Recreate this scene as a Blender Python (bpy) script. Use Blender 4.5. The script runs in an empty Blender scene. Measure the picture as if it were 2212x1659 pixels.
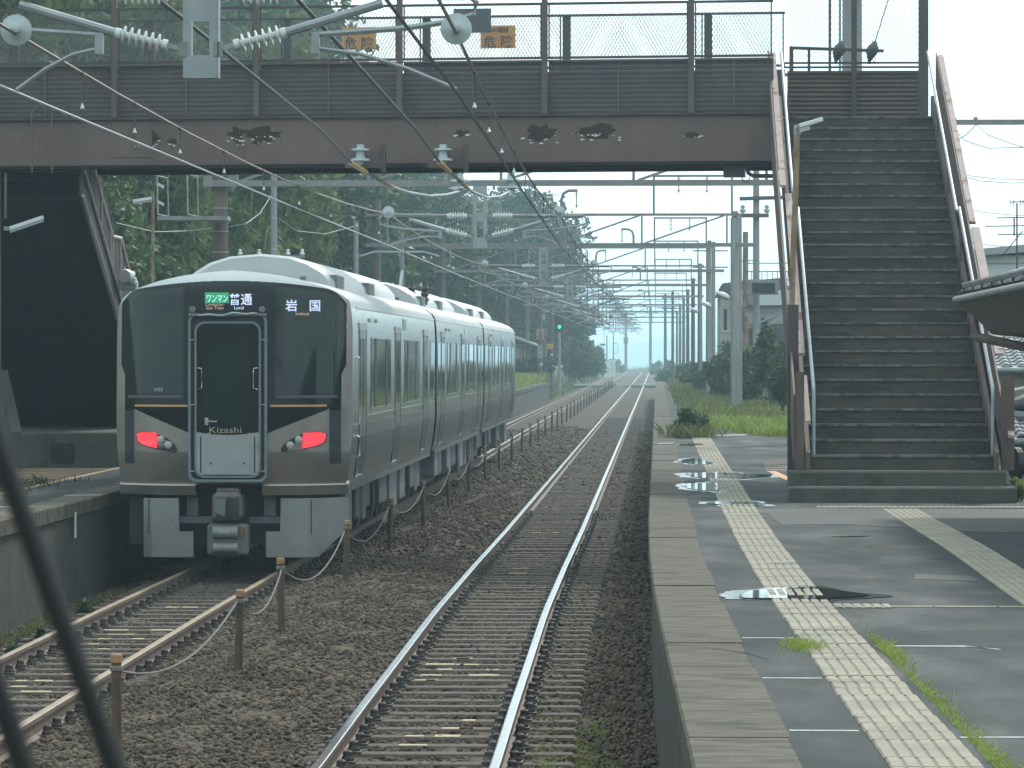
import bpy, bmesh, math, random
import numpy as np
from mathutils import Vector, Matrix
R = math.radians
sc = bpy.context.scene
C = sc.collection
random.seed(7)
rng = np.random.default_rng(11)

# ------------------------------------------------------------------ camera, sky, sun, exposure
HAZE = .00068
F, VX, VY, H = 8700.0, 1418.0, 768.0, 2.61      # survey constants: metres = offset * distance / F
cam = bpy.data.cameras.new('camera')
cam.lens = F / 2212 * 36; cam.sensor_width = 36
cam.clip_start = 0.2; cam.clip_end = 40000
cam.dof.use_dof = True; cam.dof.focus_distance = 52; cam.dof.aperture_fstop = 46
co = bpy.data.objects.new('camera', cam); C.objects.link(co)
co.location = (0, 0, H)
co.rotation_euler = (R(90) - math.atan((829.5 - VY) / F), 0, math.atan((VX - 1106) / F))
sc.camera = co

SUN_AZ, SUN_EL = R(20), R(38)
w = bpy.data.worlds.new('World'); sc.world = w; w.use_nodes = True
nt = w.node_tree; N = nt.nodes; L = nt.links
for n in list(N): N.remove(n)
out = N.new('ShaderNodeOutputWorld'); bg = N.new('ShaderNodeBackground')
sky = N.new('ShaderNodeTexSky'); sky.sky_type = 'NISHITA'; sky.sun_disc = False
sky.sun_elevation = SUN_EL; sky.sun_rotation = SUN_AZ
sky.air_density = 1.2; sky.dust_density = 3.0; sky.ozone_density = 2.0
tc = N.new('ShaderNodeTexCoord'); mp = N.new('ShaderNodeMapping'); mp.inputs['Scale'].default_value = (1, 1, 3.2)
no = N.new('ShaderNodeTexNoise'); no.inputs['Scale'].default_value = 9; no.inputs['Detail'].default_value = 7
no.inputs['Roughness'].default_value = 0.55
cr = N.new('ShaderNodeValToRGB'); cr.color_ramp.elements[0].position = .28; cr.color_ramp.elements[0].color = (.45, .45, .45, 1)
cr.color_ramp.elements[1].position = .60; cr.color_ramp.elements[1].color = (1, 1, 1, 1)
mx = N.new('ShaderNodeMix'); mx.data_type = 'RGBA'
mx.inputs['B'].default_value = (8.3, 10.1, 10.7, 1)          # bright thin overcast, the same all round
L.new(tc.outputs['Generated'], mp.inputs['Vector']); L.new(mp.outputs[0], no.inputs['Vector'])
L.new(no.outputs['Fac'], cr.inputs['Fac']); L.new(cr.outputs['Color'], mx.inputs['Factor'])
L.new(sky.outputs['Color'], mx.inputs['A']); L.new(mx.outputs['Result'], bg.inputs['Color'])
bg.inputs['Strength'].default_value = 0.15
L.new(bg.outputs[0], out.inputs['Surface'])

sl = bpy.data.lights.new('sun', 'SUN'); sl.energy = 2.2; sl.angle = R(7); sl.color = (1, .95, .88)
so = bpy.data.objects.new('sun', sl); C.objects.link(so)
sd = Vector((math.sin(SUN_AZ) * math.cos(SUN_EL), math.cos(SUN_AZ) * math.cos(SUN_EL), math.sin(SUN_EL)))
so.rotation_euler = sd.to_track_quat('Z', 'Y').to_euler()
so.location = (20, 20, 40)
vs = sc.view_settings
vs.view_transform = 'Standard'; vs.look = 'None'; vs.gamma = 1; vs.use_curve_mapping = False
vs.exposure = 0.18
sc.cycles.max_bounces = 6; sc.cycles.diffuse_bounces = 3; sc.cycles.glossy_bounces = 3
sc.cycles.transmission_bounces = 3; sc.cycles.transparent_max_bounces = 10; sc.cycles.volume_bounces = 2
sc.cycles.use_adaptive_sampling = True; sc.cycles.adaptive_threshold = 0.02
sc.cycles.sample_clamp_indirect = 6
sc.cycles.caustics_reflective = False; sc.cycles.caustics_refractive = False

# ------------------------------------------------------------------ helpers
def PX(px, Y): return (px - VX) * Y / F
def PZ(py, Y): return H - (py - VY) * Y / F
def P(px, py, Y): return Vector((PX(px, Y), Y, PZ(py, Y)))

MATS = {}
def M(name, c, c2=None, scale=6, rough=.7, metal=0, bump=0, bscale=40, c3=None, t3=.62, spec=.5, emit=0, stretch=(1, 1, 1),
      island=0, lo=.35, hi=.65, coat=0, rvar=0):
    """principled material: two colours mixed by noise in world space, an optional third for patches of wear"""
    m = bpy.data.materials.new(name); m.use_nodes = True
    t = m.node_tree; n = t.nodes; l = t.links; b = n['Principled BSDF']
    b.inputs['Roughness'].default_value = rough; b.inputs['Metallic'].default_value = metal
    b.inputs['Specular IOR Level'].default_value = spec
    if coat: b.inputs['Coat Weight'].default_value = coat; b.inputs['Coat Roughness'].default_value = .05
    col = None
    c = (*c, 1)
    g = n.new('ShaderNodeNewGeometry'); ma = n.new('ShaderNodeMapping'); ma.inputs['Scale'].default_value = stretch
    l.new(g.outputs['Position'], ma.inputs['Vector'])
    if c2 is not None:
        x = n.new('ShaderNodeTexNoise'); x.inputs['Scale'].default_value = scale; x.inputs['Detail'].default_value = 6
        x.inputs['Roughness'].default_value = .62
        l.new(ma.outputs[0], x.inputs['Vector'])
        r = n.new('ShaderNodeMapRange'); r.inputs[1].default_value = lo; r.inputs[2].default_value = hi
        l.new(x.outputs['Fac'], r.inputs[0])
        k = n.new('ShaderNodeMix'); k.data_type = 'RGBA'
        k.inputs['A'].default_value = c; k.inputs['B'].default_value = (*c2, 1)
        l.new(r.outputs[0], k.inputs['Factor']); col = k.outputs['Result']
        if rvar:
            rr = n.new('ShaderNodeMapRange'); rr.inputs[3].default_value = rough; rr.inputs[4].default_value = rough + rvar
            l.new(r.outputs[0], rr.inputs[0]); l.new(rr.outputs[0], b.inputs['Roughness'])
    if c3 is not None:
        x = n.new('ShaderNodeTexNoise'); x.inputs['Scale'].default_value = scale * .45; x.inputs['Detail'].default_value = 8
        x.inputs['Roughness'].default_value = .7
        l.new(ma.outputs[0], x.inputs['Vector'])
        r = n.new('ShaderNodeMapRange'); r.inputs[1].default_value = t3; r.inputs[2].default_value = t3 + .04
        l.new(x.outputs['Fac'], r.inputs[0])
        k = n.new('ShaderNodeMix'); k.data_type = 'RGBA'; k.inputs['B'].default_value = (*c3, 1)
        if col: l.new(col, k.inputs['A'])
        else: k.inputs['A'].default_value = c
        l.new(r.outputs[0], k.inputs['Factor']); col = k.outputs['Result']
    if island:
        hv = n.new('ShaderNodeHueSaturation'); mr = n.new('ShaderNodeMapRange')
        mr.inputs[3].default_value = 1 - island; mr.inputs[4].default_value = 1 + island
        l.new(g.outputs['Random Per Island'], mr.inputs[0]); l.new(mr.outputs[0], hv.inputs['Value'])
        if col: l.new(col, hv.inputs['Color'])
        else: hv.inputs['Color'].default_value = c
        col = hv.outputs['Color']
    if col: l.new(col, b.inputs['Base Color'])
    else: b.inputs['Base Color'].default_value = c
    if bump:
        x = n.new('ShaderNodeTexNoise'); x.inputs['Scale'].default_value = bscale; x.inputs['Detail'].default_value = 4
        l.new(g.outputs['Position'], x.inputs['Vector'])
        u = n.new('ShaderNodeBump'); u.inputs['Strength'].default_value = bump; u.inputs['Distance'].default_value = .03
        l.new(x.outputs['Fac'], u.inputs['Height']); l.new(u.outputs[0], b.inputs['Normal'])
    if emit:
        b.inputs['Emission Color'].default_value = c; b.inputs['Emission Strength'].default_value = emit
    MATS[name] = m
    return m

def leafmat(name, c, c2, tr=.35, island=.35):
    m = M(name, c, c2, scale=.6, rough=.55, island=island, spec=.3, lo=.3, hi=.7)
    t = m.node_tree; n = t.nodes; l = t.links; b = n['Principled BSDF']
    src = b.inputs['Base Color'].links[0].from_socket
    tl = n.new('ShaderNodeBsdfTranslucent'); l.new(src, tl.inputs['Color'])
    ms = n.new('ShaderNodeMixShader'); ms.inputs[0].default_value = tr
    l.new(b.outputs[0], ms.inputs[1]); l.new(tl.outputs[0], ms.inputs[2])
    l.new(ms.outputs[0], n['Material Output'].inputs['Surface'])
    return m

def wpos(o):
    v = Vector((0, 0, 0))
    while o: v += o.location; o = o.parent
    return v

class MB:
    """collects primitives in world metres; build() links them as one mesh object"""
    def __init__(s, T=None): s.v = []; s.f = []; s.T = T
    def add(s, vs, fs):
        o = len(s.v); s.v += [Vector(p) for p in vs]; s.f += [tuple(i + o for i in f) for f in fs]; return s
    def box(s, x0, x1, y0, y1, z0, z1):
        return s.add([(x0, y0, z0), (x1, y0, z0), (x1, y1, z0), (x0, y1, z0), (x0, y0, z1), (x1, y0, z1), (x1, y1, z1), (x0, y1, z1)],
                     [(0, 3, 2, 1), (4, 5, 6, 7), (0, 1, 5, 4), (1, 2, 6, 5), (2, 3, 7, 6), (3, 0, 4, 7)])
    def cbox(s, c, d): return s.box(c[0] - d[0] / 2, c[0] + d[0] / 2, c[1] - d[1] / 2, c[1] + d[1] / 2, c[2] - d[2] / 2, c[2] + d[2] / 2)
    def chamfer(s, x0, x1, y0, y1, z0, z1, b):
        """box with its top edges chamfered"""
        return s.add([(x0, y0, z0), (x1, y0, z0), (x1, y1, z0), (x0, y1, z0),
                      (x0, y0, z1 - b), (x1, y0, z1 - b), (x1, y1, z1 - b), (x0, y1, z1 - b),
                      (x0 + b, y0 + b, z1), (x1 - b, y0 + b, z1), (x1 - b, y1 - b, z1), (x0 + b, y1 - b, z1)],
                     [(0, 3, 2, 1), (0, 1, 5, 4), (1, 2, 6, 5), (2, 3, 7, 6), (3, 0, 4, 7),
                      (4, 5, 9, 8), (5, 6, 10, 9), (6, 7, 11, 10), (7, 4, 8, 11), (8, 9, 10, 11)])
    def beam(s, p, q, w, h=None, up=(0, 0, 1)):
        p, q = Vector(p), Vector(q); h = h or w
        d = (q - p).normalized(); a = d.cross(Vector(up))
        if a.length < 1e-4: a = d.cross(Vector((0, 1, 0)))
        a.normalize(); b = a.cross(d)
        a *= w / 2; b *= h / 2
        return s.add([p - a - b, p + a - b, p + a + b, p - a + b, q - a - b, q + a - b, q + a + b, q - a + b],
                     [(0, 1, 2, 3), (7, 6, 5, 4), (0, 4, 5, 1), (1, 5, 6, 2), (2, 6, 7, 3), (3, 7, 4, 0)])
    def tube(s, pts, r, n=8, cap=True):
        pts = [Vector(p) for p in pts]; k = len(pts)
        rs = r if isinstance(r, (list, tuple)) else [r] * k
        vs = []; fs = []; ref = None
        for i, p in enumerate(pts):
            d = (pts[min(i + 1, k - 1)] - pts[max(i - 1, 0)])
            d = d.normalized() if d.length else Vector((0, 0, 1))
            if ref is None: ref = Vector((0, 0, 1)) if abs(d.z) < .9 else Vector((1, 0, 0))
            a = d.cross(ref).normalized(); b = d.cross(a).normalized(); ref = -b if False else ref
            for j in range(n):
                t = 2 * math.pi * j / n
                vs.append(p + a * (rs[i] * math.cos(t)) + b * (rs[i] * math.sin(t)))
        for i in range(k - 1):
            for j in range(n):
                fs.append((i * n + j, i * n + (j + 1) % n, (i + 1) * n + (j + 1) % n, (i + 1) * n + j))
        if cap: fs += [tuple(range(n))[::-1], tuple(range((k - 1) * n, k * n))]
        return s.add(vs, fs)
    def lathe(s, prof, o, axis, n=10):
        """prof = [(radius, distance along axis)]"""
        o = Vector(o); ax = Vector(axis).normalized()
        return s.tube([o + ax * h for r, h in prof], [max(r, .001) for r, h in prof], n)
    def quad(s, *p): return s.add(p, [tuple(range(len(p)))])
    def prism(s, poly, y0, y1, axis='y'):
        """poly in (x,z) extruded along y; axis 'x': poly in (y,z); axis 'z': poly in (x,y)"""
        n = len(poly)
        g = {'y': lambda a, b, t: (a, t, b), 'x': lambda a, b, t: (t, a, b), 'z': lambda a, b, t: (a, b, t)}[axis]
        vs = [g(a, b, y0) for a, b in poly] + [g(a, b, y1) for a, b in poly]
        return s.add(vs, [tuple(range(n)), tuple(range(n, 2 * n))[::-1]] + [(i, (i + 1) % n, n + (i + 1) % n, n + i) for i in range(n)])
    def grid(s, fn, nu, nv):
        vs = [fn(i / nu, j / nv) for i in range(nu + 1) for j in range(nv + 1)]
        return s.add(vs, [(i * (nv + 1) + j, (i + 1) * (nv + 1) + j, (i + 1) * (nv + 1) + j + 1, i * (nv + 1) + j + 1) for i in range(nu) for j in range(nv)])
    def build(s, name, mat, parent=None, smooth=False, bevel=0):
        me = bpy.data.meshes.new(name)
        vs = [s.T @ v for v in s.v] if s.T else s.v
        o0 = wpos(parent) if parent else Vector((0, 0, 0))
        me.from_pydata([tuple(v - o0) for v in vs], [], s.f)
        b = bmesh.new(); b.from_mesh(me); bmesh.ops.recalc_face_normals(b, faces=b.faces)
        if bevel: bmesh.ops.bevel(b, geom=b.edges[:], offset=bevel, segments=1, affect='EDGES')
        b.to_mesh(me); b.free()
        if smooth:
            me.shade_smooth()
            try: me.set_sharp_from_angle(angle=R(40))
            except Exception: pass
        me.materials.append(MATS[mat] if isinstance(mat, str) else mat)
        o = bpy.data.objects.new(name, me); C.objects.link(o); o.parent = parent
        return o

def nmesh(name, verts, quads, mat, parent=None, smooth=False):
    """large mesh from numpy arrays (faces all of one size)"""
    me = bpy.data.meshes.new(name); k = quads.shape[1]
    if parent: verts = verts - np.array(wpos(parent))
    me.vertices.add(len(verts)); me.vertices.foreach_set('co', verts.astype(np.float32).ravel())
    me.loops.add(quads.size); me.loops.foreach_set('vertex_index', quads.astype(np.int32).ravel())
    me.polygons.add(len(quads)); me.polygons.foreach_set('loop_start', np.arange(0, quads.size, k, dtype=np.int32))
    try: me.polygons.foreach_set('loop_total', np.full(len(quads), k, dtype=np.int32))
    except Exception: pass
    me.update(calc_edges=True); me.validate()
    if smooth: me.shade_smooth()
    me.materials.append(MATS[mat])
    o = bpy.data.objects.new(name, me); C.objects.link(o); o.parent = parent
    return o

def tag(o, label, cat, group=None):
    o['label'] = label; o['category'] = cat
    if group: o['group'] = group
    return o
def thing(name, label, cat, loc, group=None):
    o = bpy.data.objects.new(name, None); C.objects.link(o); o.location = loc; o.empty_display_size = .2
    return tag(o, label, cat, group)
def struct(o): o['kind'] = 'structure'; return o
def stuff(o, label=None, cat=None):
    o['kind'] = 'stuff'
    if label: o['label'] = label; o['category'] = cat
    return o
def copy_tree(o, parent=None):
    c = o.copy(); C.objects.link(c); c.parent = parent
    for ch in o.children: copy_tree(ch, c)
    return c
def inst(src, name, loc, parent):
    """an alike piece that shares its mesh"""
    c = bpy.data.objects.new(name, src.data); C.objects.link(c); c.parent = parent
    c.location = Vector(loc) - (wpos(parent) if parent else Vector((0, 0, 0)))
    return c

def text(name, s, mat, loc, size, parent, rot=(R(90), 0, 0), sx=1, align='LEFT', thick=.002, bold=0):
    cu = bpy.data.curves.new(name, 'FONT'); cu.body = s; cu.size = size; cu.align_x = align; cu.extrude = thick; cu.offset = bold
    cu.resolution_u = 3
    o = bpy.data.objects.new(name, cu); C.objects.link(o)
    bpy.context.view_layer.update()
    me = bpy.data.meshes.new_from_object(o.evaluated_get(bpy.context.evaluated_depsgraph_get()))
    bpy.data.objects.remove(o)
    me.materials.clear(); me.materials.append(MATS[mat])
    me.transform(Matrix.Diagonal((sx, 1, 1, 1)))
    me.transform(Matrix.Rotation(rot[2], 4, 'Z') @ Matrix.Rotation(rot[0], 4, 'X'))
    o = bpy.data.objects.new(name, me); C.objects.link(o); o.parent = parent
    o.location = Vector(loc) - (wpos(parent) if parent else Vector((0, 0, 0)))
    return o

# ------------------------------------------------------------------ materials
M('ballast', (.060, .044, .031), (.135, .104, .075), scale=18, rough=.95, bump=1, bscale=40, c3=(.046, .044, .031), t3=.62, lo=.38, hi=.64, spec=.2)
M('stone', (.066, .048, .034), (.135, .102, .074), scale=1.1, rough=.92, island=.5, lo=.3, hi=.7, spec=.2, c3=(.085, .070, .053), t3=.57)
M('soil', (.05, .05, .03), (.085, .085, .045), scale=.5, rough=.95)
M('earth_bank', (.015, .03, .014), (.03, .05, .022), scale=.4, rough=.95)
M('sleeper', (.052, .038, .027), (.085, .064, .047), scale=8, rough=.85, bump=.5, bscale=40, stretch=(.3, 3, 3))
M('sleeper_sunlit', (.50, .40, .24), (.28, .21, .12), scale=9, rough=.8, stretch=(.4, 3, 3))  # wood in the sun: the light is put into the colour
M('fastening', (.035, .03, .027), (.07, .055, .045), scale=20, rough=.7)
M('rail_side', (.10, .062, .045), (.17, .12, .09), scale=5, rough=.75)
M('rail_shine', (.62, .62, .62), (.5, .5, .5), scale=3, rough=.16, metal=1)
M('rail_tan', (.22, .15, .09), (.30, .22, .14), scale=3, rough=.5, metal=.4)
M('asphalt', (.015, .020, .021), (.036, .042, .041), scale=1.5, rough=.6, bump=.3, bscale=110, c3=(.052, .049, .037), t3=.58, stretch=(1, .35, 1), rvar=.3, spec=.16)
M('asphalt_pale', (.036, .039, .036), (.055, .055, .048), scale=1.6, rough=.7, bump=.1, bscale=100, spec=.2)
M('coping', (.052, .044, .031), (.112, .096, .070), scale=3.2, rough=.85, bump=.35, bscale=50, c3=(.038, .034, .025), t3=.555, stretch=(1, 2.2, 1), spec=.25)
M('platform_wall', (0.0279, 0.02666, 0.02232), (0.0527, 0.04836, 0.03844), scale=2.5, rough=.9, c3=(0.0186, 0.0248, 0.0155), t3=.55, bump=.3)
M('tactile', (.29, .255, .185), (.205, .18, .135), scale=2.2, rough=.8, c3=(.14, .125, .092), t3=.57, spec=.3)
M('tactile_worn', (.20, .17, .12), (.15, .13, .09), scale=4, rough=.8)
M('water', (.012, .014, .015), rough=.035, spec=1.0)
M('white_line', (.55, .58, .56), (.38, .4, .39), scale=12, rough=.6)
M('orange_paint', (.62, .25, .06), (.5, .22, .08), scale=6, rough=.6)
M('ochre_paint', (.36, .21, .06), (.22, .15, .06), scale=6, rough=.7)
M('bridge_brown', (.140, .088, .074), (.098, .064, .056), scale=1.6, rough=.6, c3=(.075, .042, .032), t3=.6, bump=.1, bscale=30, stretch=(1, 1, .35))
M('bridge_dark', (.050, .040, .040), (.072, .056, .052), scale=2, rough=.7)
M('bridge_post', (.11, .075, .065), (.085, .06, .055), scale=3, rough=.6)
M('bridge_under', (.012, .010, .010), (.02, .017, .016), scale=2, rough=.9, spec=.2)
M('rust', (.16, .07, .03), (.25, .11, .045), scale=6, rough=.85)
M('peeling', (.5, .47, .45), (.6, .56, .52), scale=20, rough=.7)
M('bare_rust', (.022, .013, .01), (.05, .025, .014), scale=10, rough=.9)
M('wire_mesh', (.14, .145, .15), rough=.6)
M('step', (.040, .036, .032), (.085, .068, .054), scale=3, rough=.85, c3=(.030, .032, .028), t3=.55, bump=.3, bscale=50, stretch=(.6, 1, 2.5))
M('nosing', (.15, .145, .125), (.06, .056, .05), scale=7, rough=.8, lo=.42, hi=.58)
M('stair_concrete', (.05, .058, .045), (.085, .085, .068), scale=2, rough=.9, c3=(.035, .05, .03), t3=.55, bump=.3)
M('stringer', (.125, .084, .068), (.085, .060, .05), scale=2, rough=.7, c3=(.15, .065, .035), t3=.61)
M('pink_paint', (.34, .255, .225), (.27, .20, .175), scale=4, rough=.7, c3=(.14, .06, .035), t3=.57)
M('pale_rail', (.66, .55, .50), (.5, .41, .37), scale=5, rough=.6)
M('handrail', (.24, .27, .275), (.32, .345, .345), scale=8, rough=.5)
M('galv', (0.255, 0.2848, 0.289), (0.323, 0.3485, 0.3485), scale=4, rough=.5, metal=.25)
M('galv_old', (0.1785, 0.187, 0.1827), (0.2465, 0.238, 0.221), scale=5, rough=.65, metal=.2, c3=(0.1445, 0.0935, 0.068), t3=.64)
M('steel_dark', (.045, .05, .055), (.07, .07, .07), scale=6, rough=.6)
M('porcelain', (0.612, 0.629, 0.612), rough=.18, spec=.6)
M('porcelain_grey', (.40, .45, .45), (.34, .38, .38), scale=8, rough=.25)
M('porcelain_brown', (.045, .025, .02), rough=.3)
M('sleeve', (.62, .42, .2), (.5, .32, .14), scale=20, rough=.5)
M('wire_copper', (.16, .13, .11), (.25, .19, .13), scale=3, rough=.5, metal=.4)
M('wire_dark', (.05, .055, .058), rough=.6)
M('wire_pale', (.32, .34, .34), rough=.5)
M('pole_concrete', (0.221, 0.2253, 0.2125), (0.2805, 0.2805, 0.2635), scale=2.5, rough=.85, stretch=(1, 1, .4))
M('pole_brown', (.10, .078, .066), (.15, .115, .095), scale=2.5, rough=.85, stretch=(1, 1, .5))
M('pole_dark', (.07, .068, .066), (.11, .1, .095), scale=2.5, rough=.85)
M('rust_pole', (.15, .065, .03), (.31, .235, .145), scale=7, rough=.75, stretch=(1, 1, .5))
M('lamp_white', (0.612, 0.629, 0.612), rough=.4)
M('lamp_grey', (.40, .43, .43), rough=.5)
M('post_rust', (.06, .04, .03), (.11, .065, .04), scale=9, rough=.85)
M('post_top', (.36, .20, .08), (.22, .12, .06), scale=18, rough=.6)
M('wet', (.018, .020, .021), (.026, .029, .030), scale=3, rough=.16, spec=.6)
M('crack', (.012, .012, .012), rough=.9)
M('rope', (.20, .17, .14), (.12, .10, .085), scale=30, rough=.9)
M('rope_white', (.62, .62, .6), rough=.7)
M('stainless', (.40, .39, .365), (.34, .33, .31), scale=2.2, rough=.18, metal=.96, stretch=(1, .35, 6), rvar=.08, c3=(.30, .28, .255), t3=.6, bump=.03, bscale=3)
M('door_leaf', (.16, .165, .16), rough=.25, metal=.9)  # darker than the body steel: the recess's dark reflection is in the colour
M('stainless_front', (.34, .30, .265), (.30, .27, .245), scale=3, rough=.32, metal=.75)
M('train_white', (0.465, 0.48, 0.4725), (0.4275, 0.4425, 0.435), scale=3, rough=.38)
M('train_roof', (0.39, 0.4125, 0.4125), (0.345, 0.3675, 0.3675), scale=1.2, rough=.5, stretch=(1, .5, 1))
M('train_skirt', (.215, .22, .205), (.185, .19, .178), scale=3, rough=.5)
M('train_black', (.006, .008, .008), rough=.12, spec=.2)
M('train_glass', (.006, .011, .010), (.012, .022, .016), scale=1.2, rough=.04, spec=.32)
M('side_glass', (.012, .02, .018), (.03, .05, .035), scale=.8, rough=.03, spec=.8, coat=.5)
M('door_glass', (.010, .018, .015), rough=.06, spec=.3)
M('rubber', (.014, .017, .02), rough=.6)
M('door_frame', (.12, .15, .16), (.17, .2, .21), scale=9, rough=.5)
M('door_dark', (.006, .009, .009), rough=.3, spec=.2)
M('door_white', (.30, .31, .295), (.265, .275, .265), scale=5, rough=.5, c3=(.23, .235, .225), t3=.6)
M('brown_band', (.055, .038, .030), rough=.35, metal=.2)
M('gold', (.50, .31, .10), rough=.4, metal=.3)
M('chrome', (.75, .76, .75), rough=.15, metal=1)
M('tail_red', (1.0, .02, .028), rough=.4, emit=2.4)
M('lamp_lens', (.42, .40, .36), rough=.2)
M('lamp_housing', (.02, .02, .02), rough=.3)
M('led_white', (.62, .68, .85), rough=.5, emit=.55)
M('led_green', (.04, .33, .17), rough=.5, emit=.35)
M('led_mint', (.45, .9, .72), rough=.5, emit=.5)
M('led_orange', (.62, .42, .3), rough=.5, emit=.4)
M('gold_letter', (.36, .31, .2), rough=.5)
M('grey_letter', (.45, .47, .45), rough=.5)
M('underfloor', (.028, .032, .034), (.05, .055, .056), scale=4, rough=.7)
M('underfloor_pale', (0.1275, 0.1425, 0.1425), (0.09, 0.1013, 0.1013), scale=6, rough=.6)
M('coupler', (.075, .068, .06), (.12, .10, .085), scale=14, rough=.7)
M('louver', (.13, .15, .15), rough=.6)
M('sign_orange', (.62, .30, .09), (.54, .26, .09), scale=8, rough=.7)
M('sign_ink', (.10, .085, .07), rough=.8)
M('sign_board', (.10, .105, .12), (.085, .09, .10), scale=5, rough=.8)
M('signal_black', (.012, .013, .013), rough=.6)
M('signal_green', (.0, .9, .62), rough=.3, emit=7)
M('blue_sign', (.03, .17, .30), rough=.5)
M('yellow_box', (.5, .33, .06), rough=.6)
M('speed_board', (.45, .26, .18), rough=.7)
M('wall_cream', (.40, .385, .33), (.33, .32, .275), scale=1.2, rough=.9)
M('wall_grey', (.30, .31, .30), (.26, .27, .265), scale=1, rough=.9)
M('wall_white', (.56, .58, .56), (.5, .52, .5), scale=.6, rough=.85)
M('roof_tile', (.16, .175, .18), (.22, .235, .235), scale=5, rough=.5)
M('roof_dark', (.045, .05, .052), (.075, .08, .08), scale=3, rough=.6)
M('metal_roof', (.30, .34, .38), (.26, .3, .34), scale=2, rough=.4)
M('eave_wood', (.085, .072, .055), (.12, .1, .078), scale=4, rough=.8)
M('window_dark', (.02, .028, .03), rough=.1)
M('bark', (.06, .05, .038), (.1, .085, .065), scale=5, rough=.9)
M('bamboo_stem', (.16, .2, .07), (.22, .24, .1), scale=5, rough=.6)
M('sea', (.035, .085, .11), (.05, .10, .13), scale=.05, rough=.6, bump=.3, bscale=.8, spec=.2)
M('far_hill', (.05, .09, .09), (.06, .10, .09), scale=.01, rough=1)
M('bird', (.05, .055, .065), (.085, .085, .09), scale=12, rough=.7)
M('wiper', (.008, .009, .009), rough=.7)
leafmat('leaf_dark', (.026, .058, .022), (.055, .095, .030))
leafmat('leaf_mid', (.042, .085, .028), (.085, .13, .038))
leafmat('leaf_bamboo', (.085, .13, .034), (.165, .20, .052), tr=.4)
leafmat('leaf_cedar', (.014, .034, .022), (.024, .050, .030))
leafmat('grass_bright', (.19, .26, .05), (.28, .34, .08), tr=.42)
leafmat('grass_dull', (.10, .13, .04), (.18, .185, .065), tr=.35)
leafmat('weed', (.025, .062, .028), (.04, .085, .03))
# ------------------------------------------------------------------ ground, sea, far hills
def sstep(a, b, x):
    t = np.clip((x - a) / (b - a), 0, 1); return t * t * (3 - 2 * t)
def track_shift(Y):
    """the line bends away to the left beyond 600 m"""
    return -np.maximum(0, np.asarray(Y, dtype=float) - 600) ** 2 / 6400.0

gx = np.concatenate([np.linspace(-700, -60, 12), np.linspace(-50, 30, 60), np.linspace(40, 700, 14)])
gy = np.concatenate([np.linspace(-500, -60, 16), np.linspace(-40, 60, 8), np.linspace(80, 840, 96)])
GX, GY = np.meshgrid(gx, gy, indexing='ij')
hz = -.34 + sstep(-12.5, -34, -(-GX)) * 0
bank = sstep(11.5, 42, -GX) * 15 * (.25 + .75 * sstep(30, 110, GY)) * (1 - .8 * sstep(420, 640, GY))
right = sstep(4.2, 6.0, GX) * .9 * (1 - sstep(700, 790, GY))
hz = -.34 + bank + right + sstep(70, 260, -GY) * 34  # rise behind the camera is unseen, added to darken reflections in the train
hz = hz + np.sin(GX * .9 + GY * .13) * .12 * sstep(9, 16, np.abs(GX))
hz = np.where(GY > 775, hz * (1 - sstep(775, 800, GY)) - 6 * sstep(800, 838, GY), hz)
nv = len(gy)
ii, jj = np.meshgrid(np.arange(len(gx) - 1), np.arange(nv - 1), indexing='ij')
q = np.stack([ii * nv + jj, (ii + 1) * nv + jj, (ii + 1) * nv + jj + 1, ii * nv + jj + 1], -1).reshape(-1, 4)
gr = struct(nmesh('ground', np.stack([GX, GY, hz], -1).reshape(-1, 3), q, 'soil', smooth=True))

sea = struct(MB().quad((-9000, 700, -1.6), (9000, 700, -1.6), (9000, 9500, -1.6), (-9000, 9500, -1.6)).build('sea', 'sea'))
def ridge(name, Y, x0, x1, peaks, depth):
    n = 60
    def hgt(x): return max(0.5, sum(h * math.exp(-((x - c) / wd) ** 2) for c, h, wd in peaks)) + 1.2 * math.sin(x * .021) + .8 * math.sin(x * .057)
    def fn(u, v):
        x = x0 + (x1 - x0) * u; k = math.sin(v * math.pi)
        return (x, Y + (v - .5) * depth, -4.5 + (hgt(x) + 4) * k)
    return struct(MB().grid(fn, n, 8).build(name, 'far_hill', smooth=True))
ridge('far_hills', 3600, -300, 900, [(45, 27, 50), (105, 24, 50), (-50, 16, 40), (240, 26, 120), (520, 28, 160)], 500)
ridge('far_hills', 2700, -200, 300, [(-50, 9, 40), (10, 13, 35), (80, 8, 40)], 300)

# ------------------------------------------------------------------ ballast, two tracks
TR, TL = -1.68, -5.12          # track centre lines
def bend(Y):                   # slight misalignment of the line close by
    return float(np.interp(Y, [10, 25, 30, 35, 41, 50, 60, 75], [.11, .09, .05, .02, -.02, -.02, 0, 0])) + float(track_shift(Y))
bxp = [-6.9, -6.4, -6.0, -5.75, -5.12, -4.5, -4.1, -3.75, -3.4, -3.0, -2.6, -2.3, -1.68, -1.05, -.75, -.45, -.15, .25]
bzp = [-.30, -.26, -.2, -.17, -.178, -.17, -.12, -.06, -.04, -.07, -.13, -.17, -.178, -.17, -.17, -.24, -.3, -.34]
def bz(x): return np.interp(x, bxp, bzp)
bx = np.linspace(-6.9, .25, 56); by = np.concatenate([np.arange(8, 70, .5), np.arange(70, 260, 3), np.arange(260, 801, 12)])
BX, BY = np.meshgrid(bx, by, indexing='ij')
BZ = bz(BX) + rng.normal(0, .012, BX.shape)
BXs = BX + track_shift(BY)
nv = len(by)
ii, jj = np.meshgrid(np.arange(len(bx) - 1), np.arange(nv - 1), indexing='ij')
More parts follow.
